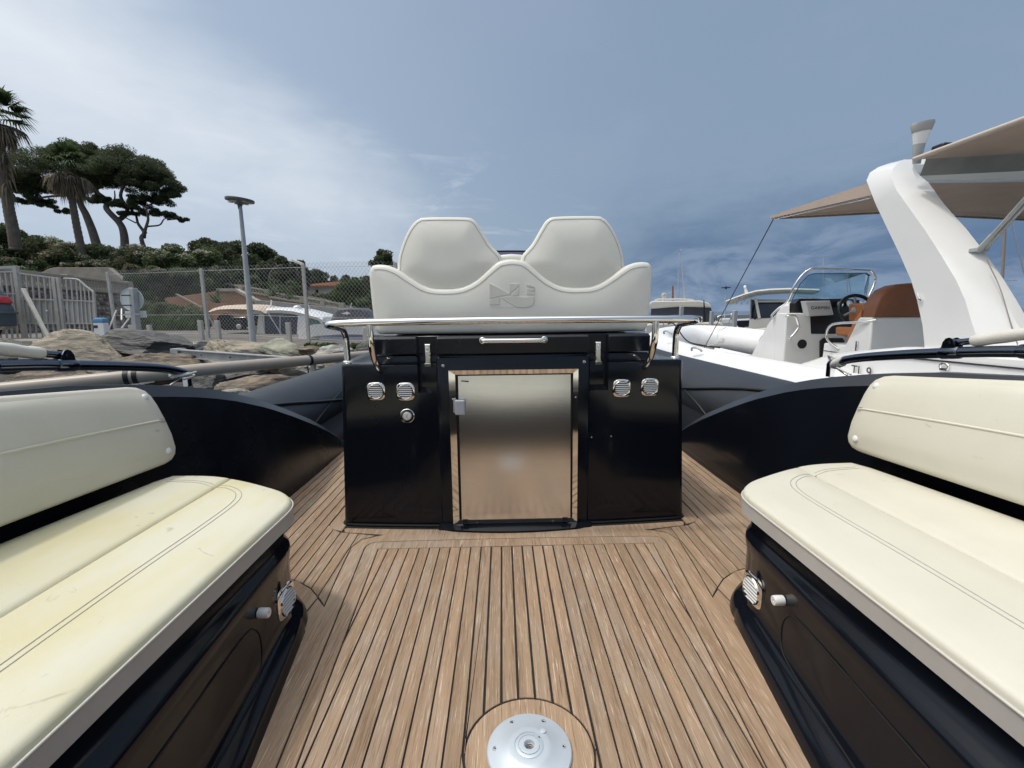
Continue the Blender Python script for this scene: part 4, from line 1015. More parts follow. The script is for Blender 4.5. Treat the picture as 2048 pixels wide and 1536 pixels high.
ROCKS = [
 (40, 712, 190, 62, 9.0, 'rock_dark', 'dark grey boulder at the far left edge above the cream pole sleeve', .9, .15),
 (172, 716, 210, 92, 8.3, 'rock_tan', 'big tan boulder with ochre streaks under the gate', .8, .22),
 (283, 697, 168, 66, 9.0, 'rock_dark', 'dark charcoal boulder with a sharp ridge below the round sign', .9, .10),
 (352, 687, 62, 34, 9.8, 'rock_dark', 'small dark rock between the charcoal boulder and the steel beam', .9, .2),
 (312, 741, 190, 64, 7.2, 'rock_brown', 'brown streaked rock below the charcoal boulder', .9, -.1),
 (482, 708, 150, 58, 8.6, 'rock_tan', 'rounded tan boulder at the foot of the street lamp', .8, .12),
 (573, 706, 96, 44, 8.7, 'rock_green', 'pale greenish flat rock right of the street lamp', .9, .35),
 (408, 694, 40, 22, 9.2, 'rock_pale', 'small pale stone behind the steel beam', .9, 0),
 (628, 706, 56, 26, 8.5, 'rock_brown', 'brown wedge shaped rock near the green weeds', .9, .2),
 (682, 710, 90, 40, 8.0, 'rock_pale', 'pale grey rock right of the weeds behind the rail', .9, -.1),
 (608, 745, 96, 58, 6.7, 'rock_pale', 'grey veined rock under the collar of the beige pipe', .9, .1),
 (535, 770, 175, 62, 5.8, 'rock_brown', 'long brown and black rock just above the dark tube', .8, -.05),
 (415, 768, 80, 52, 6.3, 'rock_dark', 'black wet rock left of the long brown rock', .9, .1),
 (478, 748, 100, 40, 6.9, 'rock_dark', 'dark rock tucked under the beige pipe', .9, 0),
 (440, 795, 120, 30, 5.2, 'rock_pale', 'pale rock peeping over the bulwark beside the rope', .9, 0),
 (700, 742, 80, 36, 6.8, 'rock_pale', 'grey rock between the pipe and the dark tube beside the locker', .9, 0),
 (415, 728, 130, 40, 7.8, 'rock_tan', 'tan rock under the steel beam', .9, .1),
 (230, 770, 140, 40, 6.2, 'rock_dark', 'dark low rock behind the beige pipe at the left', .9, 0),
 (90, 765, 170, 50, 6.6, 'rock_brown', 'brown low rock behind the folded poles at the left', .9, 0),
 (560, 728, 90, 36, 7.6, 'rock_tan', 'tan rock between the steel beam and the beige pipe', .9, .1),
 (745, 700, 60, 36, 8.3, 'rock_dark', 'dark rock half hidden by the seat rail post', .9, 0),
 (655, 727, 80, 30, 7.3, 'rock_brown', 'brown rock below the pale grey rock and above the pipe', .9, .1),
]
for i, (a, b, w, h, y, m, lab, dp, tl) in enumerate(ROCKS): rock(a, b, w, h, y, m, lab, i+11, dp, tl)

# mooring boom, beams
bm_ = thing('mooring_boom', 'long beige mooring pipe lying between the rocks and our boat', 'pipe', (-2.3, 4, .4))
A, B, C_ = at(-60, 786, y=4.1), at(400, 740, y=4.83), at(790, 705, y=7.7)
pa = [lerp(A, B, t) for t in (0, .5)]+[B]+[lerp(B, C_, t) for t in (.5, 1)]
obj('pipe', MB().tube(pa, .066, 24), M['beige_pipe'], bm_, smooth=60)
for px, w in ((618, 8), (275, 5), (258, 5)):
    d_ = Vector(C_)-Vector(B) if px > 400 else Vector(B)-Vector(A); d_.normalize()
    t_ = (px-400)/(790-400) if px > 400 else (px+60)/460
    # project so that the collar sits where seen
    q = min((Vector(lerp(B, C_, k/200)) if px > 400 else Vector(lerp(A, B, k/200)) for k in range(201)), key=lambda v: abs((v.x-EYE[0])/v.y-(px-1004)/FOC))
    obj('collar', MB().tube([q-d_*.02, q+d_*.02], .071, 24), M['black_rubber'], bm_, smooth=60)
    if px > 400:
        obj('support_post', MB().box(q.x-.03, q.x+.03, q.y+.10, q.y+.16, -.7, q.z+.02), M['galv'], bm_, bevel=.004)
        obj('mooring_line', MB().tube(catmull([q+Vector((0, -.06, -.07)), q+Vector((.05, -.1, -.2)), q+Vector((.14, -.1, -.17)), q+Vector((.2, -.1, -.25)), q+Vector((.3, -.12, -.2))], 6), .008, 6), M['black_rubber'], bm_)
bt = MB()
def ibeam(a, b, w, h, t):
    mb = MB()
    off = Vector((0, 0, h/2))
    for dz, hh, ww in ((h/2, t, w), (-h/2, t, w), (0, h-t, t)):
        mb.bar(Vector(a)+Vector((0, 0, dz)), Vector(b)+Vector((0, 0, dz)), ww, hh)
    return mb
sb = thing('steel_beam', 'pale I-section steel beam resting on the rocks under the street lamp', 'beam', at(450, 730, y=7.5))
a_, b_ = at(352, 706, y=8.0), at(575, 723, y=6.4)
obj('beam', ibeam(a_, b_, .10, .12, .012), M['weathered_alu'], sb)
obj('end_bracket', MB().bar(Vector(a_)+Vector((-.02, 0, .03)), Vector(a_)+Vector((.14, -.05, .03)), .16, .10).bar(Vector(a_)+Vector((-.10, 0, -.07)), Vector(a_)+Vector((.2, -.05, -.07)), .2, .03), M['weathered_alu'], sb, bevel=.006)
for t in (.28, .55, .8):
    p = Vector(lerp(a_, b_, t)); obj('bolt', MB().lathe([(.011, 0), (.010, .01)], p+Vector((0, -.03, 0)), (0, -1, 0), 8), M['dark'], sb)
s2 = MB(); s2.bar(at(40, 719, y=5.5), at(152, 736, y=5.1), .03, .06); single('flat_beam', s2, M['weathered_alu'], 'pale flat metal beam behind the folded poles on the left bulwark', 'beam')

# weeds on the kerb
# ------------------------------------------------------------------ foliage tools
def leaves(name, clusters, n, size, m, parent=None, seed=1, flat=0.0, aspect=0.45, shell=0.0):
    """n leaf blades per cluster (x, y, z, r[, rz]); every blade is one small quad"""
    rng = np.random.default_rng(seed)
    V, T = [], []
    for c in clusters:
        x, y, z, r = c[:4]; rz = c[4] if len(c) > 4 else r
        k = int(n*(c[5] if len(c) > 5 else 1))
        d = rng.normal(size=(k, 3)); d /= np.linalg.norm(d, axis=1)[:, None]
        rr = rng.uniform(shell, 1, k)**(1/3)
        p = d*rr[:, None]*np.array([r, r, rz])+np.array([x, y, z])
        a = rng.normal(size=(k, 3)); a[:, 2] *= (1-flat); a /= np.linalg.norm(a, axis=1)[:, None]
        b = np.cross(a, rng.normal(size=(k, 3))); b /= np.linalg.norm(b, axis=1)[:, None]+1e-9
        s = size*rng.uniform(.6, 1.35, k)[:, None]
        V.append(np.stack([p-a*s, p+b*s*aspect, p+a*s, p-b*s*aspect], 1).reshape(-1, 3))
        tone = np.clip(rng.normal(.45, .22, k)+rng.normal(0, .16), 0, 1); T.append(np.repeat(tone, 4))
    V = np.concatenate(V); T = np.concatenate(T); nf = len(V)//4
    me = bpy.data.meshes.new(name)
    me.vertices.add(len(V)); me.vertices.foreach_set('co', V.ravel())
    me.loops.add(nf*4); me.loops.foreach_set('vertex_index', np.arange(nf*4, dtype=np.int32))
    me.polygons.add(nf); me.polygons.foreach_set('loop_start', np.arange(0, nf*4, 4, dtype=np.int32))
    me.update(calc_edges=True)
    at_ = me.attributes.new('tone', 'FLOAT', 'POINT'); at_.data.foreach_set('value', T.astype(np.float32))
    me.materials.append(m)
    o = bpy.data.objects.new(name, me); put(o, parent)
    return o
def blades(name, L, m, parent=None, seed=0):
    """tapering strips: list of (points, width)"""
    V, F, T = [], [], []; rng = random.Random(seed)
    for pts, w in L:
        P = [Vector(p) for p in pts]; n = len(P); t0 = rng.uniform(0, 1)
        side = (P[-1]-P[0]).cross(Vector((rng.uniform(-.3, .3), rng.uniform(-.3, .3), 1)))
        side = side.normalized() if side.length > 1e-6 else Vector((1, 0, 0))
        b0 = len(V)
        for i, p in enumerate(P):
            ww = w*(1-i/(n-1))**.7+.002*0
            V += [tuple(p-side*ww), tuple(p+side*ww)]; T += [t0, t0]
        F += [(b0+2*i, b0+2*i+1, b0+2*i+3, b0+2*i+2) for i in range(n-1)]
    me = bpy.data.meshes.new(name); me.from_pydata(V, [], F); me.update()
    a = me.attributes.new('tone', 'FLOAT', 'POINT'); a.data.foreach_set('value', T)
    me.materials.append(m); o = bpy.data.objects.new(name, me); put(o, parent); return o
def shrub(px, py, wpx, hpx, y, m, label, seed, flowers=0.0, pale=0.0, name='shrub', cat='shrub', group=None, leaf=.16, dens=1.0, stem=True):
    """shrub seen at (px, py = top centre); real size from its apparent size at distance y"""
    rng = random.Random(seed)
    c = at(px, py+hpx/2, y=y); w, h = wpx*y/FOC/2, hpx*y/FOC/2
    base = (c[0], c[1], c[2]-h)
    t = thing(name, label, cat, base, group)
    cl, fl, pl = [], [], []
    for k in range(int(26*dens)):
        a, b = rng.uniform(0, 2*math.pi), rng.uniform(-.75, 1)
        rr = math.sqrt(max(0, 1-b*b))*rng.uniform(.55, 1)
        q = (c[0]+math.cos(a)*rr*w*.86, c[1]+math.sin(a)*rr*w*.7, c[2]+b*h*.82)
        r_ = rng.uniform(.22, .38)*min(w, h*1.3)
        cl.append((q[0], q[1], q[2], r_, r_*.8))
        if rng.random() < flowers: fl.append((q[0], q[1]-r_*.3, q[2]+r_*.5, r_*.75, r_*.45))
        if rng.random() < pale: pl.append((q[0], q[1]-r_*.3, q[2]+r_*.3, r_*.8, r_*.7))
    cl.append((c[0], c[1], c[2], min(w, h)*.8, h*.6, 2))
    leaves('foliage', cl, int(520*dens) if wpx > 60 else int(240*dens), leaf*.62, m, t, seed)
    if fl: leaves('blossom', fl, 90, leaf*.5, M['leaf_flower'], t, seed+1)
    if pl: leaves('dry_foliage', pl, 190, leaf*.5, M['leaf_pale'], t, seed+2)
    if stem: obj('stem', MB().tube([base, (c[0], c[1], c[2]+h*.3)], [min(w, h)*.07, min(w, h)*.03], 6), M['bark_pine'], t)
    return t

# ------------------------------------------------------------------ hillside
hs = MB(); nx, ny = 46, 30
def hz(X, Y):
    k = max(0, Y-26); a = float(np.interp(X/Y, [-1.3, -.85, -.62, -.45, -.30, -.2, 0], [.28, .24, .20, .10, .045, .03, .0]))
    return .5+min(k, 45)*a*1.0
pts = []
for j in range(ny):
    Y = 26+j*3.2
    for i in range(nx):
        X = Y*(-1.45+1.5*i/(nx-1)); pts.append((X, Y, hz(X, Y)+.25*mnoise.noise(Vector((X*.3, Y*.3, 0)))))
hs.add(pts, [(j*nx+i, j*nx+i+1, (j+1)*nx+i+1, (j+1)*nx+i) for j in range(ny-1) for i in range(nx-1)])
struct('hillside', hs, M['soil'], smooth=60)

# ------------------------------------------------------------------ pines on the crest
def limb(mb, P, r0, r1, seg=8):
    cp = catmull(P, 5); mb.tube(cp, [r0+(r1-r0)*i/(len(cp)-1) for i in range(len(cp))], seg)
def pine(label, y, limbs, crowns, seed, leaf=.30, n=150, group='umbrella pines on the hill'):
    b = at(*limbs[0][0][0], y=y); t = thing('pine_tree', label, 'tree', b, group)
    mb = MB(); rng = random.Random(seed)
    for P, r0, r1 in limbs: limb(mb, [Vector(at(px, py, y=y))+Vector((0, rng.uniform(-.8, .8) if i else 0, 0)) for i, (px, py) in enumerate(P)], r0, r1)
    obj('trunk', mb, M['bark_pine'], t, smooth=60)
    cl = []
    for cx, cy, rx, ry, k in crowns:
        c = at(cx, cy, y=y); w, h = rx*y/FOC, ry*y/FOC
        for _ in range(k):
            a, q = rng.uniform(0, 2*math.pi), math.sqrt(rng.random())
            top = math.sqrt(max(0, 1-q*q)); zz = rng.uniform(-.25, 1)*top
            r_ = rng.uniform(.12, .21)*w+.2
            cl.append((c[0]+math.cos(a)*q*w, c[1]+math.sin(a)*q*w*.9, c[2]+zz*h-.15*h, r_, r_*.55))
    leaves('crown', cl, int(n*2.4), leaf*.48, M['leaf_pine'], t, seed, aspect=.22)
    return t
PY = 55
pine('large umbrella pine behind the shorter palm with a wide dark crown', PY,
     [([(196, 500), (182, 462), (166, 428), (153, 402), (158, 375), (175, 345)], .46, .18), ([(153, 402), (130, 388), (100, 398), (75, 402)], .2, .05), ([(156, 396), (135, 370), (110, 350)], .2, .06), ([(158, 380), (190, 372), (205, 350)], .2, .06), ([(153, 420), (135, 425), (118, 420)], .10, .04)],
     [(125, 345, 92, 48, 95), (62, 372, 44, 34, 46), (172, 315, 50, 34, 46), (70, 402, 26, 12, 12), (95, 412, 16, 8, 5), (122, 422, 14, 7, 5), (105, 312, 30, 22, 16)], 5)
pine('tall umbrella pine with a bent bare trunk left of the lamp', PY,
     [([(250, 500), (249, 470), (243, 448), (222, 420), (205, 398), (188, 375), (180, 355)], .42, .15), ([(238, 440), (246, 420), (251, 395), (250, 365)], .26, .12), ([(215, 412), (226, 398), (240, 385)], .12, .05), ([(205, 398), (198, 380), (192, 372)], .12, .05)],
     [(245, 345, 78, 46, 95), (300, 370, 48, 36, 56), (200, 322, 46, 28, 36), (190, 398, 22, 9, 9), (228, 405, 18, 8, 7), (330, 392, 22, 16, 14)], 9)
pine('small leaning pine with forked bare limbs and sparse needle tufts', PY,
     [([(290, 500), (288, 478), (284, 464), (272, 446), (262, 425), (252, 408)], .24, .08), ([(288, 475), (296, 462), (304, 440), (300, 418), (310, 400)], .2, .06), ([(292, 466), (300, 456), (318, 450), (334, 440), (345, 436)], .12, .04), ([(262, 425), (274, 410), (290, 400)], .1, .03), ([(334, 440), (350, 438), (368, 438)], .06, .02), ([(272, 446), (255, 436), (246, 430)], .08, .03)],
     [(262, 412, 30, 14, 16), (300, 400, 36, 12, 18), (335, 433, 20, 7, 10), (360, 439, 12, 4, 5), (248, 428, 16, 7, 6), (285, 425, 20, 6, 6), (315, 425, 16, 6, 5)], 13, n=110)

# ------------------------------------------------------------------ palms
def palm(label, y, trunk, crown, rpx, seed, skirt=1.0, green=26, dead=44, rt=9.0):
    b = at(*trunk[0], y=y); t = thing('palm_tree', label, 'tree', b, 'fan palms on the hillside'); rng = random.Random(seed)
    P = [Vector(at(a, c, y=y)) for a, c in trunk]; cp = catmull([tuple(p) for p in P], 10); n = len(cp)
    k = y/FOC
    obj('trunk', MB().tube(cp, [(rt*(1-.33*i/n)+(.6 if i % 2 else 0))*k for i in range(n)], 12), M['bark_palm'], t, smooth=20)
    c = Vector(at(*crown, y=y)); R = rpx*k
    def fan(rt, el, az, L, m_l, droop):
        d = Vector((math.cos(az)*math.cos(el), math.sin(az)*math.cos(el), math.sin(el)))
        hub = c+rt+d*L*.45; side = d.cross(Vector((0, 0, 1))); side = side.normalized() if side.length > .1 else Vector((1, 0, 0)); upn = side.cross(d)
        m_l.append(([c+rt, hub], R*.012))
        for j in range(13):
            a = (j/12-.5)*2.5; v = (d*math.cos(a)+side*math.sin(a)).normalized(); l = L*.62*(1-.25*abs(a)/1.25)*rng.uniform(.85, 1.1)
            p1 = hub+v*l*.6+upn*.02*R; p2 = hub+v*l+Vector((0, 0, -droop*l*rng.uniform(.5, 1.2)))
            m_l.append(([hub, p1, p2], R*.034))
    G, D = [], []
    for i in range(green): fan(Vector((0, 0, R*.15)), rng.uniform(-.15, 1.35), rng.uniform(0, 6.28), R*rng.uniform(.75, 1.0), G, .35)
    for i in range(dead): fan(Vector((0, 0, -R*.12*rng.random())), rng.uniform(-1.4, -.45), rng.uniform(0, 6.28), R*rng.uniform(.55, .95)*skirt, D, .75)
    blades('fronds', G, M['leaf_palm'], t, seed); blades('dead_fronds', D, M['leaf_dead'], t, seed+1)
    return t
palm('fan palm cut by the left picture edge with a ragged brown skirt', 33, [(32, 500), (26, 460), (18, 420), (10, 370), (4, 320), (-2, 270)], (-4, 240), 64, 3, .8, green=44, dead=40, rt=9.5)
palm('fan palm with a thick dead skirt in front of the umbrella pines', 36, [(170, 545), (163, 500), (153, 450), (146, 410), (140, 370), (136, 345)], (136, 338), 54, 8, 1.0, green=26, dead=46, rt=6.6)
_ds = [o for o in bpy.data.objects if o.name == 'palm_tree'][0]
D = []; rng = random.Random(77)
for i in range(60):
    z0 = rng.uniform(300, 378); p = Vector(at(4-(z0-300)*-.06+rng.uniform(-6, 6), z0, y=33)); L_ = rng.uniform(.8, 1.8); a = rng.uniform(0, 6.28)
    D.append(([p, p+Vector((math.cos(a)*.35, math.sin(a)*.35, -.4*L_)), p+Vector((math.cos(a)*.5, math.sin(a)*.5, -L_))], .09))
blades('hanging_fronds', D, M['leaf_dead'], _ds, 5)

# ------------------------------------------------------------------ shrubs and trees on the slope
H = 'oleander shrubs along the hill crest'
for i, (px, py, w, h, y, fl, pl, lab) in enumerate([
    (10, 452, 110, 110, 36, .2, .1, 'dark oleander at the left picture edge behind the first palm'),
    (80, 478, 110, 90, 37, .35, .25, 'oleander with cream blossom between the two palm trunks'),
    (130, 492, 90, 72, 36, .3, .5, 'pale brown seeded shrub left of the second palm trunk'),
    (205, 496, 110, 70, 37, .3, .35, 'oleander with pinkish dry heads below the bent pine trunk'),
    (285, 496, 120, 74, 37, .5, .25, 'oleander with white blossom below the small leaning pine'),
    (355, 494, 120, 84, 37, .5, .2, 'broad oleander left of the first tall fence post'),
    (420, 500, 100, 100, 38, .4, .05, 'rounded dark oleander right of the first tall fence post'),
    (60, 520, 150, 60, 33, .15, .2, 'low dark oleander above the stone balustrade'),
    (175, 525, 130, 52, 33, .3, .4, 'low oleander with dry tufts above the concrete parapet'),
    (290, 535, 120, 60, 33, .2, .5, 'low shrub with pale seed heads above the clipped hedge'),
    (365, 540, 120, 70, 34, .2, .15, 'dark shrub behind the chain-link fence above the terracotta wall')]):
    shrub(px, py, w, h, y, M['leaf_bush'], lab, 40+i, fl, pl, 'oleander', 'shrub', H, .17, 1.15)
T_ = 'trees on the slope behind the fence'
for i, (px, py, w, h, y, m, lab) in enumerate([
    (415, 482, 90, 90, 62, 'leaf_pine', 'airy tree left of the street lamp pole'),
    (470, 487, 120, 110, 60, 'leaf_pine', 'dark round pine left of and behind the lamp pole'),
    (520, 492, 100, 110, 58, 'leaf_pine', 'dark dense pine right of the lamp pole'),
    (560, 512, 90, 100, 56, 'leaf_pine', 'sloping dark pine left of the second tall fence post'),
    (598, 520, 50, 90, 55, 'leaf_pine', 'narrow dark tree touching the second tall fence post'),
    (480, 548, 120, 50, 46, 'leaf_bush', 'green undergrowth tree above the upper balustrade'),
    (560, 562, 110, 40, 46, 'leaf_bush', 'green shrub mass behind the agaves'),
    (632, 543, 60, 44, 110, 'leaf_pine', 'far rounded pine right of the second tall fence post'),
    (685, 550, 60, 40, 112, 'leaf_pine', 'far dark pine behind the red roof'),
    (725, 553, 60, 44, 108, 'leaf_pine', 'far dark pine beside the ivory seat back'),
    (708, 566, 80, 66, 60, 'leaf_green', 'leafy green tree right of the tiled house'),
    (738, 590, 60, 60, 50, 'leaf_bush', 'dark shrub right of the leafy tree'),
    (768, 502, 58, 62, 90, 'leaf_pine', 'small dark pine beside the left headrest')]):
    shrub(px, py, w, h, y, M[m], lab, 70+i, .0, .0, 'tree', 'tree', T_, min(.0048*y, .36) if y > 50 else .2, 1.2)
fw = MB(); limb(fw, [Vector(at(541, 575, y=50)), Vector(at(541, 552, y=50)), Vector(at(548, 538, y=50)), Vector(at(557, 532, y=50)), Vector(at(566, 530, y=50))], .22, .05); limb(fw, [Vector(at(552, 536, y=50)), Vector(at(553, 529, y=50)), Vector(at(547, 526, y=50))], .09, .03)
single('dead_tree', fw, M['bark_palm'], 'bare grey dead trunk with crooked limbs behind the fence', 'tree', smooth=60)
shrub(268, 553, 66, 74, 27, M['leaf_green'], 'bright green rounded shrub at the end of the stone balustrade', 95, 0, 0, 'shrub', 'shrub', None, .09, 1.6)
# clipped hedge
c0, c1 = at(288, 615, y=23), at(404, 630, y=21)
cl = []; rng = random.Random(6)
for k in range(120):
    t = rng.random(); p = lerp(c0, c1, t); cl.append((p[0], p[1]+rng.uniform(-.4, .4), p[2]+rng.uniform(-1.0, .15), .3, .25))
hd = thing('hedge', 'clipped green hedge below the terracotta stair wall', 'hedge', (lerp(c0, c1, .5)[0], 22, .5)); leaves('foliage', cl, 90, .09, M['leaf_bush'], hd, 31)
cl = []
for k in range(40):
    t = rng.random(); p = lerp(at(290, 640, y=20), at(395, 652, y=19), t); cl.append((p[0], p[1], p[2]+rng.uniform(-.4, .1), .3, .22))
hd2 = thing('shrub', 'low yellowish weeds in front of the hedge behind the wire', 'shrub', (lerp(c0, c1, .5)[0], 19.5, .5)); leaves('foliage', cl, 70, .08, M['leaf_green'], hd2, 33)
for px, lab in ((624, 'small green weed tuft on the quay kerb, the one nearer the lamp'), (658, 'green weed tuft on the quay kerb under the white hull'), (716, 'dark weed tuft on the kerb beside the rail end')):
    c = at(px, 690, y=8.75); t = thing('weed_tuft', lab, 'weed', (c[0], c[1], c[2]-.06)); leaves('foliage', [(c[0]+random.Random(i*7+px).uniform(-.12, .12), c[1], c[2]-.02, .07, .06) for i in range(7)], 60, .03, M['leaf_green'] if px < 700 else M['leaf_bush'], t, px)
# agaves
def agave(px, py, wpx, y, label, seed):
    rng = random.Random(seed); c = Vector(at(px, py, y=y)); R = wpx*y/FOC/2
    t = thing('agave', label, 'plant', tuple(c), 'spiky plants below the upper terrace'); L_ = []
    for i in range(46):
        a, e = rng.uniform(0, 6.28), rng.uniform(.1, 1.45); d = Vector((math.cos(a)*math.cos(e), math.sin(a)*math.cos(e), math.sin(e)))
        L_.append(([c, c+d*R*.6, c+d*R*rng.uniform(.9, 1.1)-Vector((0, 0, R*.12*math.cos(e)))], R*.055))
    blades('leaves', L_, M['leaf_agave'], t, seed)
agave(435, 606, 62, 22, 'spiky yucca in front of the terracotta wall', 3)
agave(545, 592, 66, 28, 'large spiky agave between the two parapets', 4)
agave(578, 599, 52, 28, 'smaller dry agave right of the large one', 5)

# ------------------------------------------------------------------ stone wall with balustrade
def balustrade(parent, A, B, h, n, nb, m, cap=.16, posts=()):
    """A, B: top rail ends; balusters are separate parts sharing one mesh"""
    A, B = Vector(A), Vector(B)
    obj('top_rail', MB().bar(A+Vector((0, 0, -.05)), B+Vector((0, 0, -.05)), .26, .10), m, parent, bevel=.01)
    obj('base_rail', MB().bar(A+Vector((0, 0, -h+.05)), B+Vector((0, 0, -h+.05)), .28, .12), m, parent, bevel=.01)
    bl = MB().lathe([(.05, 0), (.06, .04*h), (.045, .12*h), (.085, .30*h), (.075, .42*h), (.04, .58*h), (.045, .66*h), (.065, .72*h)], (0, 0, 0), (0, 0, 1), 8).mesh('baluster', 40)
    bl.materials.append(m)
    for i in range(nb):
        p = A.lerp(B, (i+.5)/nb); o = bpy.data.objects.new('baluster', bl); o.location = p+Vector((0, 0, -h+.10)); COL.objects.link(o); o.parent = parent; o.matrix_parent_inverse = Matrix.Translation(-parent.location)
    for t in posts:
        p = A.lerp(B, t); obj('pier', MB().box(p.x-.16, p.x+.16, p.y-.16, p.y+.16, p.z-h, p.z+.04), m, parent, bevel=.01)
WA, WB = Vector(at(-40, 530, y=17)), Vector(at(258, 566, y=25.4))
WB.z = WA.z = (WA.z+WB.z)/2
wt = thing('stone_wall', 'rubble stone retaining wall with a pale balustrade behind the metal gate', 'wall', (WA.x, WA.y, .5))
balustrade(wt, WA, WB, .62, 1, 44, M['render_pale'], posts=(.48, .985))
d_ = (WB-WA); d_.z = 0; Lw = d_.length; dn = d_.normalized(); nn = Vector((dn.y, -dn.x, 0))
wh = WA.z-.62
def wp(u, z, o=0.0): return tuple(Vector((WA.x, WA.y, 0))+dn*u+nn*o+Vector((0, 0, z)))
mt = MB(); mt.loft([[wp(u, .3), wp(u, wh-.02), wp(u, wh-.02, -.5), wp(u, .3, -.5)] for u in (0, Lw)])
obj('mortar_core', mt, M['mortar'], wt)
sm = []; rng = random.Random(21)
def stone_mesh(seed):
    r = random.Random(seed); k = r.randint(5, 7); P = []
    for i in range(k):
        a = 2*math.pi*(i+r.uniform(-.25, .25))/k; P.append((math.cos(a)*r.uniform(.8, 1.05), math.sin(a)*r.uniform(.75, 1.0)))
    mb = MB(); Q = [(x*.82, y*.8) for x, y in P]
    mb.loft([[(x, .0, y) for x, y in P], [(x, -.7, y) for x, y in P], [(x, -1.0, y) for x, y in Q]], True, False, True)
    me = mb.mesh('stone', 25); me.materials.append(STONES[seed % 3]); return me
STONES = [M['wall_stone'], mat('wall_stone_red', (0.215, 0.125, 0.10), 0.9, var=.35, vscale=3), mat('wall_stone_grey', (0.235, 0.225, 0.20), 0.9, var=.4, vscale=3)]
smeshes = [stone_mesh(i) for i in range(14)]
ang = math.atan2(dn.y, dn.x)
u0 = Lw*.06; row = 0; z = .52; cnt = 0; extra = MB()
while z < wh-.08:
    rh = rng.uniform(.15, .23); u = u0+rng.uniform(0, .2)
    while u < Lw-.1:
        w = rng.uniform(.22, .46)
        me = smeshes[rng.choice([0, 2, 3, 5, 6, 8, 9, 11, 12, 0, 2, 1, 7, 13])]
        S = Vector((w*.47, .055, rh*.47)); loc = Vector(wp(u+w/2, z+rh/2, .003))
        if cnt < 290:
            o = bpy.data.objects.new('stone', me); o.location = loc; o.rotation_euler = (0, 0, ang); o.scale = S
            COL.objects.link(o); o.parent = wt; o.matrix_parent_inverse = Matrix.Translation(-wt.location); cnt += 1
        else:
            mtx = Matrix.Translation(loc) @ Matrix.Rotation(ang, 4, 'Z') @ Matrix.Diagonal((S.x, S.y, S.z, 1))
            extra.add([tuple(mtx @ v.co) for v in me.vertices], [tuple(p.vertices) for p in me.polygons])
        u += w+.02
    z += rh+.02
if extra.v:
    o = obj('stones', extra, M['wall_stone'], wt, smooth=25); o['kind'] = 'stuff'
# concrete parapet above the balustrade
pp = MB(); Q = [at(px, py, y=28) for px, py in ((60, 556), (96, 538), (108, 535), (216, 535), (248, 562), (250, 600), (60, 600))]
pp.prism([(a, c) for a, _, c in Q], 'y', 28, 28.35)
single('parapet_wall', pp, M['concrete'], 'plain brown concrete parapet with a sloping end above the balustrade', 'wall', bevel=.02)

# ------------------------------------------------------------------ terrace walls
ta = thing('terrace_wall', 'terracotta terrace wall with a pale coping stepping down to the right', 'wall', at(460, 640, y=27))
def wallpoly(name, P, y, th, m, parent, bevel=.01):
    Q = [at(a, b, y=y) for a, b in P]; return obj(name, MB().prism([(q[0], q[2]) for q in Q], 'y', y, y+th), m, parent, bevel=bevel)
wallpoly('wall_face', [(330, 596), (380, 590), (436, 582), (470, 582), (512, 606), (512, 690), (330, 690)], 27, .3, M['terracotta'], ta)
wallpoly('coping', [(432, 577), (470, 577), (514, 601), (514, 607), (470, 583), (432, 583)], 26.85, .5, M['render_pale'], ta)
wallpoly('stair_rail', [(350, 589), (352, 587), (404, 614), (402, 616)], 26.8, .1, M['render_pale'], ta, 0)
tb2 = thing('parapet_wall', 'long grey parapet with a brown face below it behind the parked boat', 'wall', at(600, 640, y=26.5))
wallpoly('parapet', [(509, 600), (560, 604), (688, 618), (760, 627), (760, 640), (688, 630), (509, 614)], 26.3, .4, M['concrete_grey'], tb2)
wallpoly('wall_face', [(511, 613), (688, 629), (760, 639), (760, 680), (511, 680)], 26.55, .3, mat('brown_render', (0.20, 0.15, 0.115), 0.9, var=.35, vscale=2.5), tb2)
tc_ = thing('balustrade', 'stone balustrade on an orange wall stepping down behind the agaves', 'balustrade', at(590, 610, y=33))
wallpoly('wall_face', [(490, 582), (536, 590), (560, 596), (690, 617), (690, 626), (490, 606)], 33, .3, M['terracotta'], tc_)
balustrade(tc_, at(470, 569, y=33), at(537, 580, y=33), .42, 1, 12, M['render_pale'], posts=(.18, .97))
balustrade(tc_, at(538, 583, y=33), at(687, 607, y=33), .42, 1, 28, M['render_pale'], posts=(.45, .72, .98))

# ------------------------------------------------------------------ house with a tiled roof
hw = thing('house', 'pale house with a low red tiled roof beyond the fence', 'house', at(645, 595, y=70))
HY = 70
W = lambda a, b, y=HY: at(a, b, y=y)
x0, x1 = W(608, 590)[0], W(690, 590)[0]; z0, z1 = W(640, 600)[2], W(640, 572)[2]
obj('wall', MB().box(x0, x1, HY, HY+7, z0, z1), M['house_wall'], hw)
rf = MB(); e = .5; zt = W(664, 561.5)[2]; xr0, xr1 = W(652, 563)[0], W(672, 563)[0]
rf.add([(x0-e, HY-e, z1), (x1+e, HY-e, z1), (x1+e, HY+7+e, z1), (x0-e, HY+7+e, z1), (xr0, HY+3.5, zt), (xr1, HY+3.5, zt), (x0-e, HY-e, z1-.12), (x1+e, HY-e, z1-.12)],
       [(0, 1, 5, 4), (1, 2, 5), (2, 3, 4, 5), (3, 0, 4), (6, 7, 1, 0)])
roof = obj('roof', rf, M['rooftile'], hw, smooth=0)
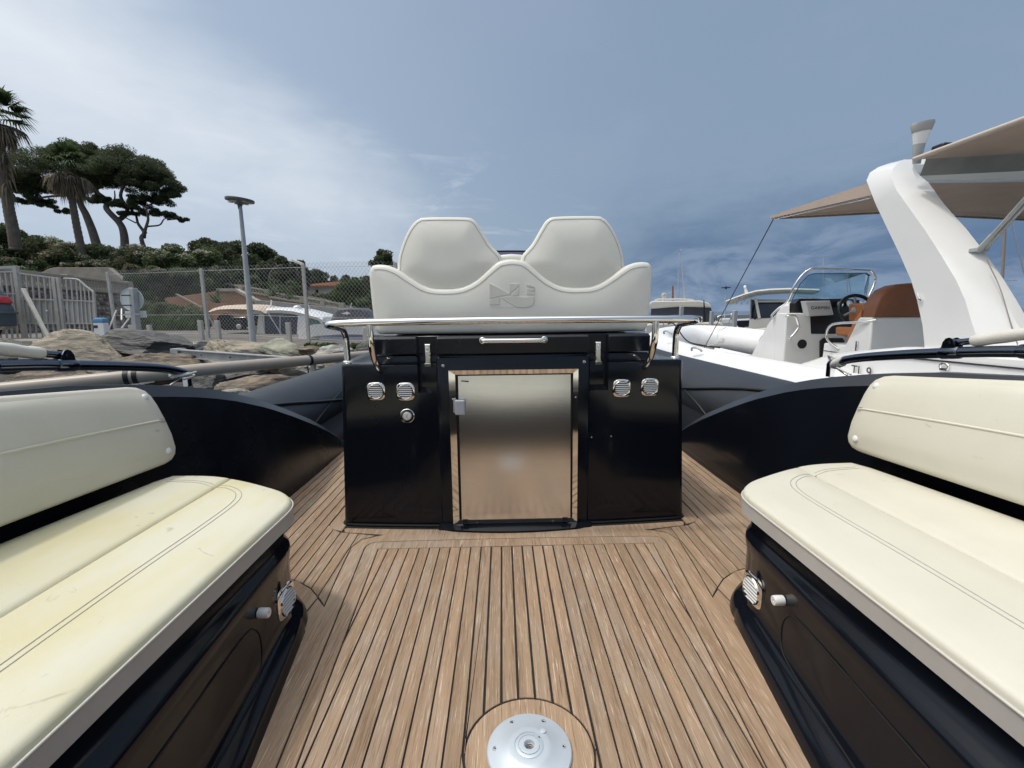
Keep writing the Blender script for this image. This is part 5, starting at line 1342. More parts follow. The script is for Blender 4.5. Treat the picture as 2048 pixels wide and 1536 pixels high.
# courses of tiles as ribs
rb = MB()
for k in range(26):
    t = (k+.5)/26; a = Vector((x0-e+(x1-x0+2*e)*t, HY-e, z1+.03)); b = Vector((xr0+(xr1-xr0)*t, HY+3.4, zt+.03)); rb.tube([a, b], .07, 5)
o = obj('tile_rows', rb, M['rooftile'], roof); o['kind'] = 'stuff'
for px in (636, 672):
    a, b = W(px-5, 579), W(px+5, 588)
    wf = obj('window', MB().box(a[0]-.06, b[0]+.06, HY-.06, HY+.02, b[2]-.06, a[2]+.06), M['house_wall'], hw); obj('pane', MB().box(a[0], b[0], HY-.075, HY-.062, b[2], a[2]), M['car_glass'], wf); obj('shutter', MB().box(b[0]-.22, b[0], HY-.11, HY-.08, b[2], a[2]), M['gate_panel'], wf)
cl = []; rng = random.Random(2)
for k in range(60): px = rng.uniform(608, 690); c = W(px, 594+rng.uniform(-3, 6), 66); cl.append((c[0], c[1], c[2], .5, .45))
h3 = thing('hedge', 'dark garden hedge in front of the tiled house', 'hedge', W(645, 600, 66)); leaves('foliage', cl, 60, .2, M['leaf_bush'], h3, 8)

# ------------------------------------------------------------------ chain-link fence
fn = thing('chainlink_fence', 'tall chain-link fence with slim pale posts along the quay', 'fence', (-7, 12, .5))
FP = [Vector((at(215, 544, y=13.4)[0], 13.4, 0)), Vector((at(402, 537, y=12.0)[0], 12.0, 0)), Vector((at(606, 529, y=11.0)[0], 11.0, 0)), Vector((at(790, 525, y=10.0)[0], 10.0, 0))]
FT = [at(215, 544, y=13.4)[2], at(402, 537, y=12.0)[2], at(606, 529, y=11.0)[2], at(790, 525, y=10.0)[2]]
for p, zt in zip(FP, FT):
    obj('post', MB().box(p.x-.034, p.x+.034, p.y-.034, p.y+.034, gz(p.x)-.1, zt), M['fence_white'], fn, bevel=.006)
obj('strut', MB().bar(at(606, 529, y=11.0), at(585, 520, y=11.6), .05, .05), M['fence_white'], fn)
wm = MB(); S = .0385
def fpt(s, z):
    """along the fence s metres, height above ground fraction"""
    for i in range(3):
        l = (FP[i+1]-FP[i]).length
        if s <= l or i == 2:
            t = s/l; p = FP[i].lerp(FP[i+1], t); return p.x, p.y, gz(p.x), FT[i]+(FT[i+1]-FT[i])*t
        s -= l
LT = sum((FP[i+1]-FP[i]).length for i in range(3))
def wire(s0, sgn):
    pts = []; hmax = 1.78
    for k in range(6):
        h = hmax*k/5; s = s0+sgn*h
        if s < 0 or s > LT: continue
        x, y, g_, t_ = fpt(s, 0); pts.append((x, y, g_+.06+h*(t_-g_)/1.80))
    if len(pts) > 1: wm.tube(pts, .0030, 3, False)
s = -1.8
while s < LT+1.8:
    wire(s, 1); wire(s, -1); s += .108
for hfr in (.02, .30, .93):
    pts = []
    for k in range(40):
        x, y, g_, t_ = fpt(LT*k/39, 0); pts.append((x, y-.008, g_+.06+(t_-g_)*hfr))
    wm.tube(pts, .0040, 4, False)
o = obj('wire_mesh', wm, M['wire'], fn, smooth=0); o['kind'] = 'stuff'

# ------------------------------------------------------------------ metal gate
gt = thing('metal_gate', 'grey barred sliding gate with sheet panels, propped by a pole', 'gate', (at(110, 672, y=13.2)[0], 13.2, .5))
GY = 13.2
def gbar(a, b, w, name='bar', y=GY, d=None): return obj(name, MB().bar(at(a[0], a[1], y=y), at(b[0], b[1], y=y), w, d or w), M['fence_white'], gt)
gbar((31, 533), (50, 676), .10, 'post'); gbar((-40, 537), (34, 534), .07, 'top_bar'); gbar((-40, 545), (34, 543), .04, 'top_bar')
for i, px in enumerate((-12, 0, 11, 22)): gbar((px, 544), (px+14, 676), .035)
gbar((-30, 586), (36, 588), .03, 'cross_bar')
obj('sheet', MB().prism([(q[0], q[2]) for q in (at(-20, 590, y=GY), at(38, 590, y=GY), at(44, 648, y=GY), at(-10, 648, y=GY))], 'y', GY+.02, GY+.03), mat('white_sheet', (.55, .56, .55), .5), gt)
gbar((108, 556), (122, 676), .085, 'post'); gbar((116, 554), (131, 676), .07, 'post')
gbar((35, 546), (112, 556), .04, 'top_bar')
for i, px in enumerate((52, 64, 76, 88, 99)): gbar((px, 550+i), (px+9.5, 676), .028)
gbar((46, 598), (116, 600), .04, 'cross_bar'); gbar((52, 646), (120, 647), .04, 'cross_bar')
obj('sheet', MB().prism([(q[0], q[2]) for q in (at(47, 599, y=GY), at(113, 600, y=GY), at(119, 646, y=GY), at(52, 646, y=GY))], 'y', GY+.03, GY+.04), M['gate_panel'], gt)
obj('handle', MB().lathe([(.03, 0), (.02, .03)], at(94, 622, y=GY-.03), (0, -1, 0), 8), M['white_plastic'], gt)
cv = [(128, 557), (145, 557.5), (157, 560), (170, 571), (187, 584)]
obj('top_bar', MB().tube(catmull([at(a, b, y=GY) for a, b in cv], 4), .026, 6), M['fence_white'], gt)
gbar((187, 584), (194, 676), .055, 'post')
for i, (px, py) in enumerate(((132, 558), (142, 558), (152, 560), (160, 563), (168, 570), (177, 578))): gbar((px, py), (px+9, 676), .026)
gbar((127, 600), (190, 603), .035, 'cross_bar'); gbar((132, 647), (193, 647), .035, 'cross_bar')
obj('sheet', MB().prism([(q[0], q[2]) for q in (at(128, 601, y=GY), at(189, 603, y=GY), at(192, 647, y=GY), at(133, 647, y=GY))], 'y', GY+.03, GY+.04), M['gate_panel'], gt)
single('prop_pole', MB().bar(at(46, 578, y=12.9), at(98, 678, y=12.4), .085, .085), M['fence_white'], 'thick pale prop leaning against the gate', 'pole', bevel=.008)
for a, b, lab in (((233, 620), (205, 690), 'thin white stake, the left one of a fan of stakes by the sign'), ((243, 618), (243, 640), 'short upright white stake in the fan by the sign'), ((258, 637), (222, 684), 'white stake in the middle of the fan by the sign'), ((265, 655), (228, 684), 'white stake lying lowest in the fan by the sign'), ((196, 664), (186, 676), 'short white stake left of the service post')):
    single('stake', MB().tube([at(*a, y=12.9), at(*b, y=12.5)], .018, 6), M['white_gel'], lab, 'stake', 'white stakes by the fence')

# service pedestal
sp = thing('service_post', 'white service post with a rounded blue cap on the quay', 'service post', at(206, 676, y=12.6))
c = at(206, 676, y=12.6)
obj('body', MB().box(c[0]-.13, c[0]+.13, c[1]-.09, c[1]+.09, c[2]-.05, at(206, 645, y=12.6)[2]), M['white_gel'], sp, bevel=.015)
zc = at(206, 645, y=12.6)[2]
obj('cap', MB().loft([[(c[0]+a*.14, c[1]+b*.10, zc+h) for a, b in ((-s_, -s_), (s_, -s_), (s_, s_), (-s_, s_))] for h, s_ in ((0, 1), (.07, 1), (.105, .85), (.125, .5))]), M['blue_cap'], sp, bevel=.01)
obj('socket_plate', MB().box(c[0]-.12, c[0]-.02, c[1]-.10, c[1]-.085, zc-.14, zc-.07), M['black_plastic'], sp)

# round sign seen from behind
sg_ = thing('road_sign', 'round road sign seen from behind on a square steel post', 'sign', at(272, 680, y=10.6)); SY = 10.6
obj('post', MB().bar(at(266, 576, y=SY), at(276, 690, y=SY), .15, .10), M['galv'], sg_, bevel=.01)
c = Vector(at(264, 599, y=SY+.085)); R_ = 21.5*SY/FOC
disc = obj('disc', MB().lathe([(R_, -.012), (R_+.006, -.012), (R_+.006, .012), (R_-.006, .012), (R_-.01, 0), (0.01, 0)], c, (0.0, -1, .0), 40), M['sign_back'], sg_, smooth=30)
for dz in (.085, -.13): obj('bracket', MB().box(c.x-.09, c.x+.10, SY-.085, SY-.06, c.z+dz-.012, c.z+dz+.012), M['black_plastic'], sg_)
a, b = at(245, 622, y=SY), at(289, 635, y=SY)
obj('plate', MB().box(a[0], b[0], SY+.06, SY+.075, b[2], a[2]), M['sign_back'], sg_); obj('bracket', MB().box(c.x-.15, c.x+.25, SY-.075, SY-.055, (a[2]+b[2])/2-.012, (a[2]+b[2])/2+.012), M['galv'], sg_)

# bollards
for px, pt, y, lab in ((400, 641, 11.2, 'square concrete stub left of the second fence bay'), (434, 641, 11.0, 'square concrete stub under the canopy of the parked boat'), (576, 645, 10.3, 'square concrete stub right of the street lamp'), (730, 654, 9.6, 'square concrete stub beside the ivory seat'), (262, 650, 12.2, 'short concrete stub left of the sign post'), (298, 650, 12.2, 'short concrete stub right of the sign post')):
    p = at(px, pt, y=y); w = .046
    single('stub_post', MB().box(p[0]-w, p[0]+w, y-w, y+w, gz(p[0])-.15, p[2]), M['fence_white'], lab, 'post', 'concrete stub posts along the kerb', bevel=.008)

# street lamp
lp = thing('street_lamp', 'slender grey street lamp with a flat round head on the quay', 'street lamp', at(507, 692, y=10.2)); LY = 10.2
p0, p1 = Vector(at(507, 694, y=LY)), Vector(at(480, 407, y=LY))
p0.z = gz(p0.x)-.15
obj('pole', MB().tube([p0, p0.lerp(p1, .3), p1], [.070, .060, .034], 16), M['galv'], lp, smooth=60)
R_ = 25*LY/FOC; hd_ = MB().lathe([(.03, -.16), (.05, -.06), (R_*.55, -.02), (R_*.97, .0), (R_, .025), (R_*.97, .05), (R_*.5, .065), (.01, .07)], p1+Vector((.0, 0, .04)), (.10, -.02, 1), 40)
hdo = obj('head', hd_, mat('lamp_grey', (.10, .105, .11), .5), lp, smooth=40)
for k in range(6):
    a = k*math.pi/3+.3; q = p1+Vector((math.cos(a)*R_*.62, math.sin(a)*R_*.62, .022-.062*math.cos(a)*.0))
    obj('led_panel', MB().lathe([(.055, 0), (.05, -.012), (.01, -.012)], q-Vector((0, 0, .0)), (.10, -.02, 1), 10), M['cream_gel'], hdo)

# ------------------------------------------------------------------ parked vehicles
def car(px0, label, name, m, base, L_, W_, H_, face, parts=True):
    pass
cb = thing('parked_car', 'slate blue car at the left picture edge, only its tail in view', 'car', (at(0, 672, y=11.6)[0]-1.9, 11.6, .5)); CY0, CY1 = 11.0, 12.65
xr = at(36, 650, y=CY1)[0]; zb = gz(xr)
prof = [(0, .30), (.02, .62), (-.03, .78), (-.14, 1.02), (-.42, 1.40), (-.80, 1.47), (-1.9, 1.46), (-2.6, 1.02), (-3.6, .88), (-3.95, .62), (-3.98, .28), (-3.4, .22), (-.25, .20)]
R = []
for y, k in ((CY0, .90), (CY0+.10, .97), (CY0+.3, 1.0), ((CY0+CY1)/2, 1.02), (CY1-.3, 1.0), (CY1-.1, .97), (CY1, .90)):
    R.append([(xr+(a*k if a > -.5 else a+(1-k)*1), y, zb+.05+(b-.3)*(.985 if k < .95 else 1)+.3) for a, b in prof])
body = obj('body', MB().loft(R), M['car_blue'], cb, bevel=.03, seg=3)
for y0, y1 in ((CY0-.012, CY0+.34), (CY1-.40, CY1+.012)):
    obj('tail_light', MB().loft([[(xr+a, y, zb+b) for a, b in ((-.03, .92), (-.05, 1.0), (-.12, 1.12), (-.5, 1.14), (-.45, 1.0), (-.14, .92))] for y in (y0, y1)]), M['red_lens'], cb, bevel=.02)
obj('rear_window', MB().loft([[(xr+a, y, zb+b) for a, b in ((-.17, 1.14), (-.40, 1.46), (-.42, 1.44), (-.19, 1.12))] for y in (CY0+.18, CY1-.18)]), M['car_glass'], cb)
obj('side_window', MB().prism([(xr-.42, zb+1.12), (xr-.62, zb+1.42), (xr-1.8, zb+1.44), (xr-2.3, zb+1.12)], 'y', CY0-.004, CY0+.06), M['car_glass'], cb)
obj('bumper_trim', MB().loft([[(xr+a, y, zb+b) for a, b in ((.05, .66), (.06, .70), (.0, .72), (-.6, .72), (-.6, .66))] for y in (CY0-.02, CY1+.02)]), M['car_blue'], cb, bevel=.01)
for x in (xr-.75, xr-3.2):
    for y in (CY0+.06, CY1-.06):
        w_ = obj('wheel', MB().lathe([(.30, -.09), (.31, -.05), (.31, .05), (.30, .09), (.2, .09), (.19, .06), (.02, .06)], (x, y, zb+.31), (0, -1 if y < 12 else 1, 0), 24), M['tyre'], cb, smooth=40)
        obj('rim', MB().lathe([(.19, .062), (.16, .075), (.05, .07), (.01, .08)], (x, y, zb+.31), (0, -1 if y < 12 else 1, 0), 16), M['galv'], w_)
# black off-roader behind the parked boat
V0, V1 = at(436, 680, y=19)[0], at(534, 680, y=19)[0]; zg = .5
sv = thing('parked_suv', 'black off-road car parked behind the boat canopy', 'car', ((V0+V1)/2, 19, .5))
zt = at(480, 634, y=19)[2]; Lv = V1-V0; Hv = zt-zg
pr = [(0, .32), (0, .62), (.02, .95), (.05, 1.0), (.60, 1.0), (.70, .66), (.97, .60), (1.0, .52), (1.0, .25), (.9, .22), (.1, .22)]
obj('body', MB().loft([[(V0+a*Lv*1.02, y, zg+b*Hv) for a, b in pr] for y in (19, 19.15, 20.6, 20.75)]), M['car_black'], sv, bevel=.03)
obj('side_window', MB().prism([(V0+a*Lv, zg+b*Hv) for a, b in ((.05, .67), (.06, .93), (.57, .93), (.65, .67))], 'y', 18.985, 19.02), M['car_glass'], sv)
obj('rear_light', MB().box(V0+.72*Lv, V0+.76*Lv, 18.96, 19.02, zg+.42*Hv, zg+.55*Hv), M['red_lens'], sv)
for a in (.2, .47, .8):
    if a == .47:
        w_ = obj('spare_wheel', MB().lathe([(.26, -.05), (.27, .0), (.24, .04), (.12, .04), (.02, .04)], (V0+.47*Lv, 18.97, zg+.24*Hv), (0, -1, 0), 20), M['tyre'], sv)
        obj('hub_cap', MB().lathe([(.11, .04), (.09, .06), (.02, .07)], (V0+.47*Lv, 18.97, zg+.24*Hv), (0, -1, 0), 14), M['galv'], w_); continue
    obj('wheel', MB().lathe([(.33, -.1), (.34, .0), (.33, .1), (.2, .1), (.02, .08)], (V0+a*Lv, 19.05, zg+.33), (0, -1, 0), 20), M['tyre'], sv)

# ------------------------------------------------------------------ white cabin boat parked ashore
BY = 14.6
bq = lambda a, b, y=BY: at(a, b, y=y)
pb = thing('cabin_boat', 'white fishing boat ashore with beige sun canopy behind the fence', 'boat', bq(580, 690))
hl_ = [(440, 676), (510, 676), (590, 676), (615, 664), (640, 656), (700, 654), (760, 660)]
R = []
for px, py in hl_:
    s_ = bq(px, py); wd = 1.0 if px < 660 else max(.1, 1.0-(px-660)/110)
    R.append([(s_[0], BY+.9-wd*.9, s_[2]), (s_[0], BY+.9-wd*.85, s_[2]-.30), (s_[0], BY+.9-wd*.35, s_[2]-.75), (s_[0], BY+.9+wd*.35, s_[2]-.75), (s_[0], BY+.9+wd*.9, s_[2])])
obj('hull', MB().loft(R), M['white_gel'], pb, smooth=30)
st_ = MB()
for k in range(2): pass
st_.loft([[tuple(Vector(bq(px, py+9))+Vector((0, -.03+max(0, (px-660)/110)*.8, 0))), tuple(Vector(bq(px, py+12))+Vector((0, -.03+max(0, (px-660)/110)*.8, 0)))] for px, py in hl_[2:-1]], False, False, False)
obj('hull_stripe', st_, M['navy'], pb)
# wheelhouse with raked screen, windows and long hard roof
roofp = [(500, 620), (530, 618), (560, 617.5), (585, 620), (610, 626), (632, 632), (643, 637)]
R = []
for px, py in roofp:
    c = Vector(bq(px, py)); th = .07
    R.append([(c.x, BY+.05, c.z-.04), (c.x, BY+.25, c.z+.05), (c.x, BY+1.5, c.z+.05), (c.x, BY+1.75, c.z-.04), (c.x, BY+1.7, c.z-th-.06), (c.x, BY+.1, c.z-th-.06)])
obj('hard_roof', MB().loft(R), M['white_gel'], pb, smooth=30)
def panel(name, P, y, th, m): 
    Q = [at(a, b, y=y) for a, b in P]; return obj(name, MB().prism([(q[0], q[2]) for q in Q], 'y', y, y+th), m, pb)
panel('cabin_side', [(596, 630), (615, 632), (617, 676), (593, 676)], BY+.12, 1.4, M['white_gel'])
panel('aft_bulkhead', [(517, 628), (528, 628), (530, 678), (512, 678)], BY+.15, 1.3, M['cream_gel'])
panel('side_window', [(527, 632), (594, 630), (594, 677), (527, 677)], BY+.2, .05, M['smoke'])
panel('window_post', [(559, 631), (561, 631), (561, 677), (559, 677)], BY+.18, .04, M['mast'])
panel('windscreen', [(616, 634), (634, 638), (649, 657), (617, 660)], BY+.15, 1.35, mat('green_glass', (.10, .17, .17), .1))
panel('screen_frame', [(634, 636), (637, 637), (652, 656), (649, 657)], BY+.13, .06, M['white_gel'])
cpts = [(411, 623), (418, 617), (440, 611), (470, 610), (505, 611), (525, 614), (534, 620)]
R = []
for px, py in cpts:
    c = Vector(bq(px, py)); R.append([(c.x, BY-.1, c.z-.12), (c.x, BY+.2, c.z), (c.x, BY+.9, c.z+.04), (c.x, BY+1.6, c.z), (c.x, BY+1.8, c.z-.12)])
obj('sun_canopy', MB().loft(R, False, False, False), mat('beige_awning', (.56, .46, .37), .8), pb, smooth=60)
for a, b in (((413, 624), (430, 655)), ((430, 655), (446, 676)), ((520, 620), (532, 676)), ((536, 626), (566, 674)), ((416, 626), (420, 676))):
    obj('canopy_strut', MB().tube([bq(*a, BY-.05), bq(*b, BY-.05)], .017, 6), M['mast'], pb)
obj('roof_horn', MB().lathe([(.02, 0), (.12, .03), (.13, .12), (.08, .17), (.01, .18)], bq(595, 622, BY+.5), (0, 0, 1), 14), M['white_gel'], pb, smooth=60)
obj('aerial', MB().tube([bq(541, 618, BY+.6), bq(543, 600, BY+.6)], .022, 6), M['white_gel'], pb); obj('aerial', MB().tube([bq(621, 624, BY+.6), bq(611, 592, BY+.6)], .014, 6), M['white_gel'], pb)
obj('bow_rail', MB().tube(catmull([bq(617, 664, BY-.02), bq(625, 655, BY-.02), bq(660, 655, BY+.1), bq(705, 652, BY+.5)], 5), .014, 6), M['chrome'], pb, smooth=60)
obj('engine', MB().loft([[(p[0], p[1]+a, p[2]+b) for a, b in ((-.16, 0), (.16, 0), (.14, .28), (-.14, .28))] for p in (bq(504, 677, BY+.8), bq(516, 668, BY+.8))]), M['white_gel'], pb, bevel=.03)
# second boat, only its grey engine cover and white bow in view
pc = thing('covered_boat', 'white boat ashore with a rounded grey engine cover beside the seat', 'boat', at(705, 690, y=12.6)); KY = 12.6
kq = lambda a, b, y=KY: at(a, b, y=y)
R = []
for px, py, h in ((668, 642, 2), (674, 626, 16), (684, 617, 26), (705, 615, 28), (728, 616, 27), (738, 622, 20), (745, 642, 2)):
    t_, b2 = kq(px, py), kq(px, 643); R.append([(t_[0], KY-.35, b2[2]-.05), (t_[0], KY-.30, t_[2]-.05), (t_[0], KY-.12, t_[2]), (t_[0], KY+.45, t_[2]), (t_[0], KY+.6, b2[2]-.05)])
obj('engine_cover', MB().loft(R), M['cover'], pc, smooth=60)
obj('cover_mark', MB().prism([(q[0], q[2]) for q in (kq(692, 627), kq(699, 625), kq(703, 623.5), kq(707, 625), kq(711, 627), kq(703, 629))], 'y', KY-.40, KY-.38), M['white_gel'], pc)
R = []
for px, py in ((600, 660), (640, 648), (700, 644), (780, 646)):
    c = kq(px, py); wd = min(1, .25+(px-600)/60); R.append([(c[0], KY-.5*wd, c[2]), (c[0], KY-.45*wd, c[2]-.3), (c[0], KY-.1*wd, c[2]-.55), (c[0], KY+.6*wd, c[2]-.5), (c[0], KY+.7*wd, c[2])])
obj('hull', MB().loft(R), M['white_gel'], pc, smooth=40)
R = [[tuple(Vector(kq(px, a))+Vector((0, -.56, 0))) for a in (672, 690)] for px in (655, 700, 780)]
obj('boot_stripe', MB().loft([[q[0], q[1], (q[1][0], q[1][1]+.1, q[1][2]), (q[0][0], q[0][1]+.1, q[0][2])] for q in R]), M['blue_stripe'], pc)
obj('cover_pole', MB().tube([kq(701, 616), kq(703, 606)], .012, 6), M['white_gel'], pc)
# ================================================================== white inflatable boat alongside
rb_ = thing('white_inflatable_boat', 'white inflatable boat with a radar arch and taupe awning moored alongside', 'boat', (3.9, 4, -.5))
ZT, RT = .25, .27
tp = catmull([(2.62, .2), (2.62, 3), (2.62, 5.5), (2.64, 7.0), (2.78, 8.3), (3.15, 9.2), (3.9, 9.6), (4.55, 9.2), (4.9, 8.2), (5.02, 7.0), (5.04, 5.5), (5.04, 3), (5.04, .2)], 8)
tz = lambda y: ZT+max(0, y-6.0)**1.5*.030
ptube = [(x, y, tz(y)) for x, y in tp]
obj('tube', MB().tube(ptube, RT, 36), M['white_tube'], rb_, smooth=60)
hm = MB(); hm.loft([[(2.75, y, .05), (3.3, y, -.6), (3.9, y, -.8), (4.5, y, -.6), (4.95, y, .05)] for y in (.3, 6.5)]+[[(3.6, 9.2, .3), (3.75, 9.2, .0), (3.9, 9.2, -.1), (4.05, 9.2, .0), (4.2, 9.2, .3)]], False, False, False)
obj('hull', hm, M['white_gel'], rb_)
dk = MB().prism([(2.8, .3), (4.9, .3), (4.9, 6.5), (4.5, 8.4), (3.9, 8.9), (3.3, 8.4), (2.8, 6.5)], 'z', .02, .06); obj('deck', dk, M['cream_gel'], rb_)
bc = MB().prism([(3.0, 6.6), (4.85, 6.6), (4.55, 8.0), (3.9, 8.6), (3.3, 8.0)], 'z', .07, .22); obj('bow_cushion', bc, M['tan'], rb_, bevel=.03)
# grey-beige inner lining of the far tube, with a brown band under it
lin = [(x-.0, y) for x, y in tp if 4.2 < y < 8.6 and x > 3.9]
off_ = lambda k: [(x-(x-3.9)/abs(x-3.9+1e-6)*k, y-(.0 if y < 8 else k*.6)) for x, y in lin]
lrow = lambda k, dz, absz=None: [(x, y, (tz(y)+dz) if absz is None else absz) for x, y in off_(k)]
obj('inner_lining', MB().loft([lrow(.190, .205), lrow(.245, .135), lrow(.284, 0), lrow(.292, -.10), lrow(.33, 0, .08)], False, False, False), mat('grey_beige_lining', (.44, .41, .38), .6, var=.08, vscale=4), rb_, smooth=60)
obj('lining_band', MB().loft([lrow(.296, -.05), lrow(.312, -.14)], False, False, False), M['tan'], rb_, smooth=60)
# coaming that carries the arch
cm_ = MB(); cm_.loft([[(2.80, y, .40), (2.80+.02, y, z), (2.86, y, z+.03), (3.05, y, z+.03), (3.07, y, .40)] for y, z in ((.4, .70), (2.2, .715), (3.3, .70), (4.0, .60), (4.5, .44))])
obj('coaming', cm_, M['white_gel'], rb_, smooth=40)
obj('coaming_seam', MB().tube([(2.812, y, z-.06) for y, z in ((.4, .72), (2.2, .73), (3.2, .72), (3.6, .685))], .006, 6), M['black_rubber'], rb_)
# registration letters on the coaming, partly hidden by our bulwark
cxt = at(1722, 741, x=2.795)
Mt = Matrix.Translation((2.795, cxt[1], cxt[2]-.01)) @ Matrix.Rotation(-math.pi/2, 4, 'Z') @ Matrix.Rotation(math.pi/2, 4, 'X')
text('registration', 'TL 9', .115, M['print'], rb_, Mt, .001)
cl_ = at(1888, 733, x=2.80)
obj('mooring_eye', MB().tube([(2.80+.02*0, cl_[1]+.03*math.cos(t), cl_[2]+.02*math.sin(t)) for t in np.linspace(0, 6.283, 13)], .006, 6).box(2.795, 2.80, cl_[1]-.025, cl_[1]+.025, cl_[2]-.025, cl_[2]-.01), M['chrome'], rb_)
# grab loops on the bow
for px, py in ((1336, 668), (1340, 681), (1394, 702)):
    # foot of each loop on the tube surface
    q = min((Vector(p) for p in ptube), key=lambda v: abs((v.x-RT*.5-EYE[0])/v.y-(px-1004)/FOC)+(0 if v.x < 3.9 else 9)+(.0))
    b = Vector(at(px, py, y=q.y-.1))
    d = Vector((-.25, 1, 0)).normalized()
    obj('grab_loop', MB().tube([b+d*(.10*math.cos(t))+Vector((-.03*math.sin(t), 0, .045*math.sin(t))) for t in np.linspace(0, math.pi, 9)], .014, 6), M['galv'], rb_, smooth=60)
vl = at(1442, 680, y=7.2)
obj('air_valve', MB().lathe([(.05, 0), (.05, .012), (.035, .02), (.01, .02)], vl, (-.3, -1, .25), 18), M['white_plastic'], rb_)
obj('boathook', MB().tube(catmull([at(1336, 648, y=8.9), at(1348, 648, y=8.9), at(1372, 680, y=8.0), at(1400, 690, y=7.4), at(1440, 695, y=6.9)], 6), .013, 6), M['black_rubber'], rb_)
# ---- console
cs = MB(); X0, X1 = 3.25, 4.10
prof = [(6.20, .06), (6.12, .40), (5.76, .86), (5.52, 1.06), (5.44, 1.10), (5.30, 1.10), (5.27, .98), (5.29, .06)]
def consec(x, k): return [(x, y, .06+(z-.06)*k) for y, z in prof]
cs.loft([consec(X0, .97), consec(X0+.06, 1.0), consec(X1-.06, 1.0), consec(X1, .97)])
con = obj('console', cs, M['white_gel'], rb_, bevel=.02)
wing = MB(); wg = [at(px, py, y=5.15) for px, py in ((1573, 626), (1621, 626), (1623, 668), (1690, 668), (1690, 745), (1566, 745))]
wing.prism([(q[0], q[2]) for q in wg], 'y', 5.15, 5.35); obj('console_aft_face', wing, M['white_gel'], con, bevel=.012)
dsh = MB(); dq = [at(px, py, y=5.20) for px, py in ((1589, 606), (1600, 597), (1650, 598), (1690, 597), (1720, 600), (1720, 670), (1589, 670))]
dsh.prism([(q[0], q[2]) for q in dq], 'y', 5.20, 5.30); obj('dashboard', dsh, M['black_plastic'], con, bevel=.008)
hq = [at(px, py, y=5.13) for px, py in ((1641, 682), (1648, 676), (1686, 676), (1690, 682), (1690, 722), (1684, 727), (1648, 727), (1641, 720))]
obj('hatch', MB().prism([(q[0], q[2]) for q in hq], 'y', 5.13, 5.16), M['black_plastic'], con, bevel=.006)
p = at(1604, 688, y=5.15); obj('round_vent', MB().lathe([(.052, 0), (.050, .008), (.01, .006)], p, (0, -1, 0), 24), M['black_plastic'], con, smooth=40)
p = at(1581, 727, y=5.15); obj('bolt', MB().lathe([(.007, 0), (.005, .004)], p, (0, -1, 0), 8), M['dark'], con)
p = at(1567, 650, x=X0); obj('kill_switch', MB().lathe([(.034, 0), (.032, .03), (.02, .036), (.01, .036)], p, (-1, -.25, .1), 18), M['black_plastic'], con, smooth=40)
obj('console_handle', MB().tube(catmull([at(1572, 633, y=5.14), at(1575, 632, y=5.06), at(1590, 632, y=5.05), at(1596, 646, y=5.05), at(1597, 655, y=5.05), at(1588, 668, y=5.05), at(1580, 676, y=5.06), at(1582, 679, y=5.14)], 5), .012, 10), M['chrome'], con, smooth=60)
# chart plotter with its cover
cq = [at(px, py, y=5.08) for px, py in ((1610, 602), (1661, 601), (1668, 630), (1617, 633))]
pl_ = MB(); pl_.loft([[(q[0], 5.16, q[2]) for q in cq], [(q[0], 5.09, q[2]) for q in cq], [(q[0]+(1 if i in (0, 3) else -1)*.008, 5.075, q[2]+(-1 if i < 2 else 1)*.008) for i, q in enumerate(cq)]])
plo = obj('chart_plotter', pl_, M['screen'], rb_, bevel=.004)
ctr = at(1641, 616, y=5.07); ux = Vector(cq[1])-Vector(cq[0]); ux.y = 0; ux.normalize(); uz = Vector(cq[0])-Vector(cq[3]); uz.y = 0; uz = (uz-ux*uz.dot(ux)).normalized()
Mg = Matrix(((ux.x, uz.x, 0, ctr[0]), (0, 0, -1, 5.0735), (ux.z, uz.z, 0, ctr[2]), (0, 0, 0, 1)))
tx = text('lettering', 'GARMIN', .049, M['print'], plo, Mg, .0008); tx.scale = (1.12, 1, 1)
for px, py in ((1678, 609), (1696, 607)):
    p = at(px, py, y=5.17); obj('gauge', MB().lathe([(.036, 0), (.036, .02), (.03, .022), (.028, .012), (.005, .012)], p, (0, -1, .1), 24), M['chrome'], con, smooth=40)
# steering wheel
c = Vector(at(1712, 619, y=4.85)); nrm = Vector((-.25, -1, .35)).normalized(); u = nrm.cross(Vector((0, 0, 1))).normalized(); w = nrm.cross(u)
sw = MB(); sw.tube([c+(u*math.cos(t)+w*math.sin(t))*.155 for t in np.linspace(0, 2*math.pi, 33)], .018, 10)
swo = obj('steering_wheel', sw, M['black_plastic'], rb_, smooth=60)
sp_ = MB()
for a in (.5, 2.6, 4.7): sp_.tube([c+nrm*-.03, c+(u*math.cos(a)+w*math.sin(a))*.15], .011, 6)
sp_.lathe([(.035, -.04), (.035, 0), (.02, .01), (.005, .01)], c, nrm, 14); obj('spoke', sp_, M['galv'], swo, smooth=60)
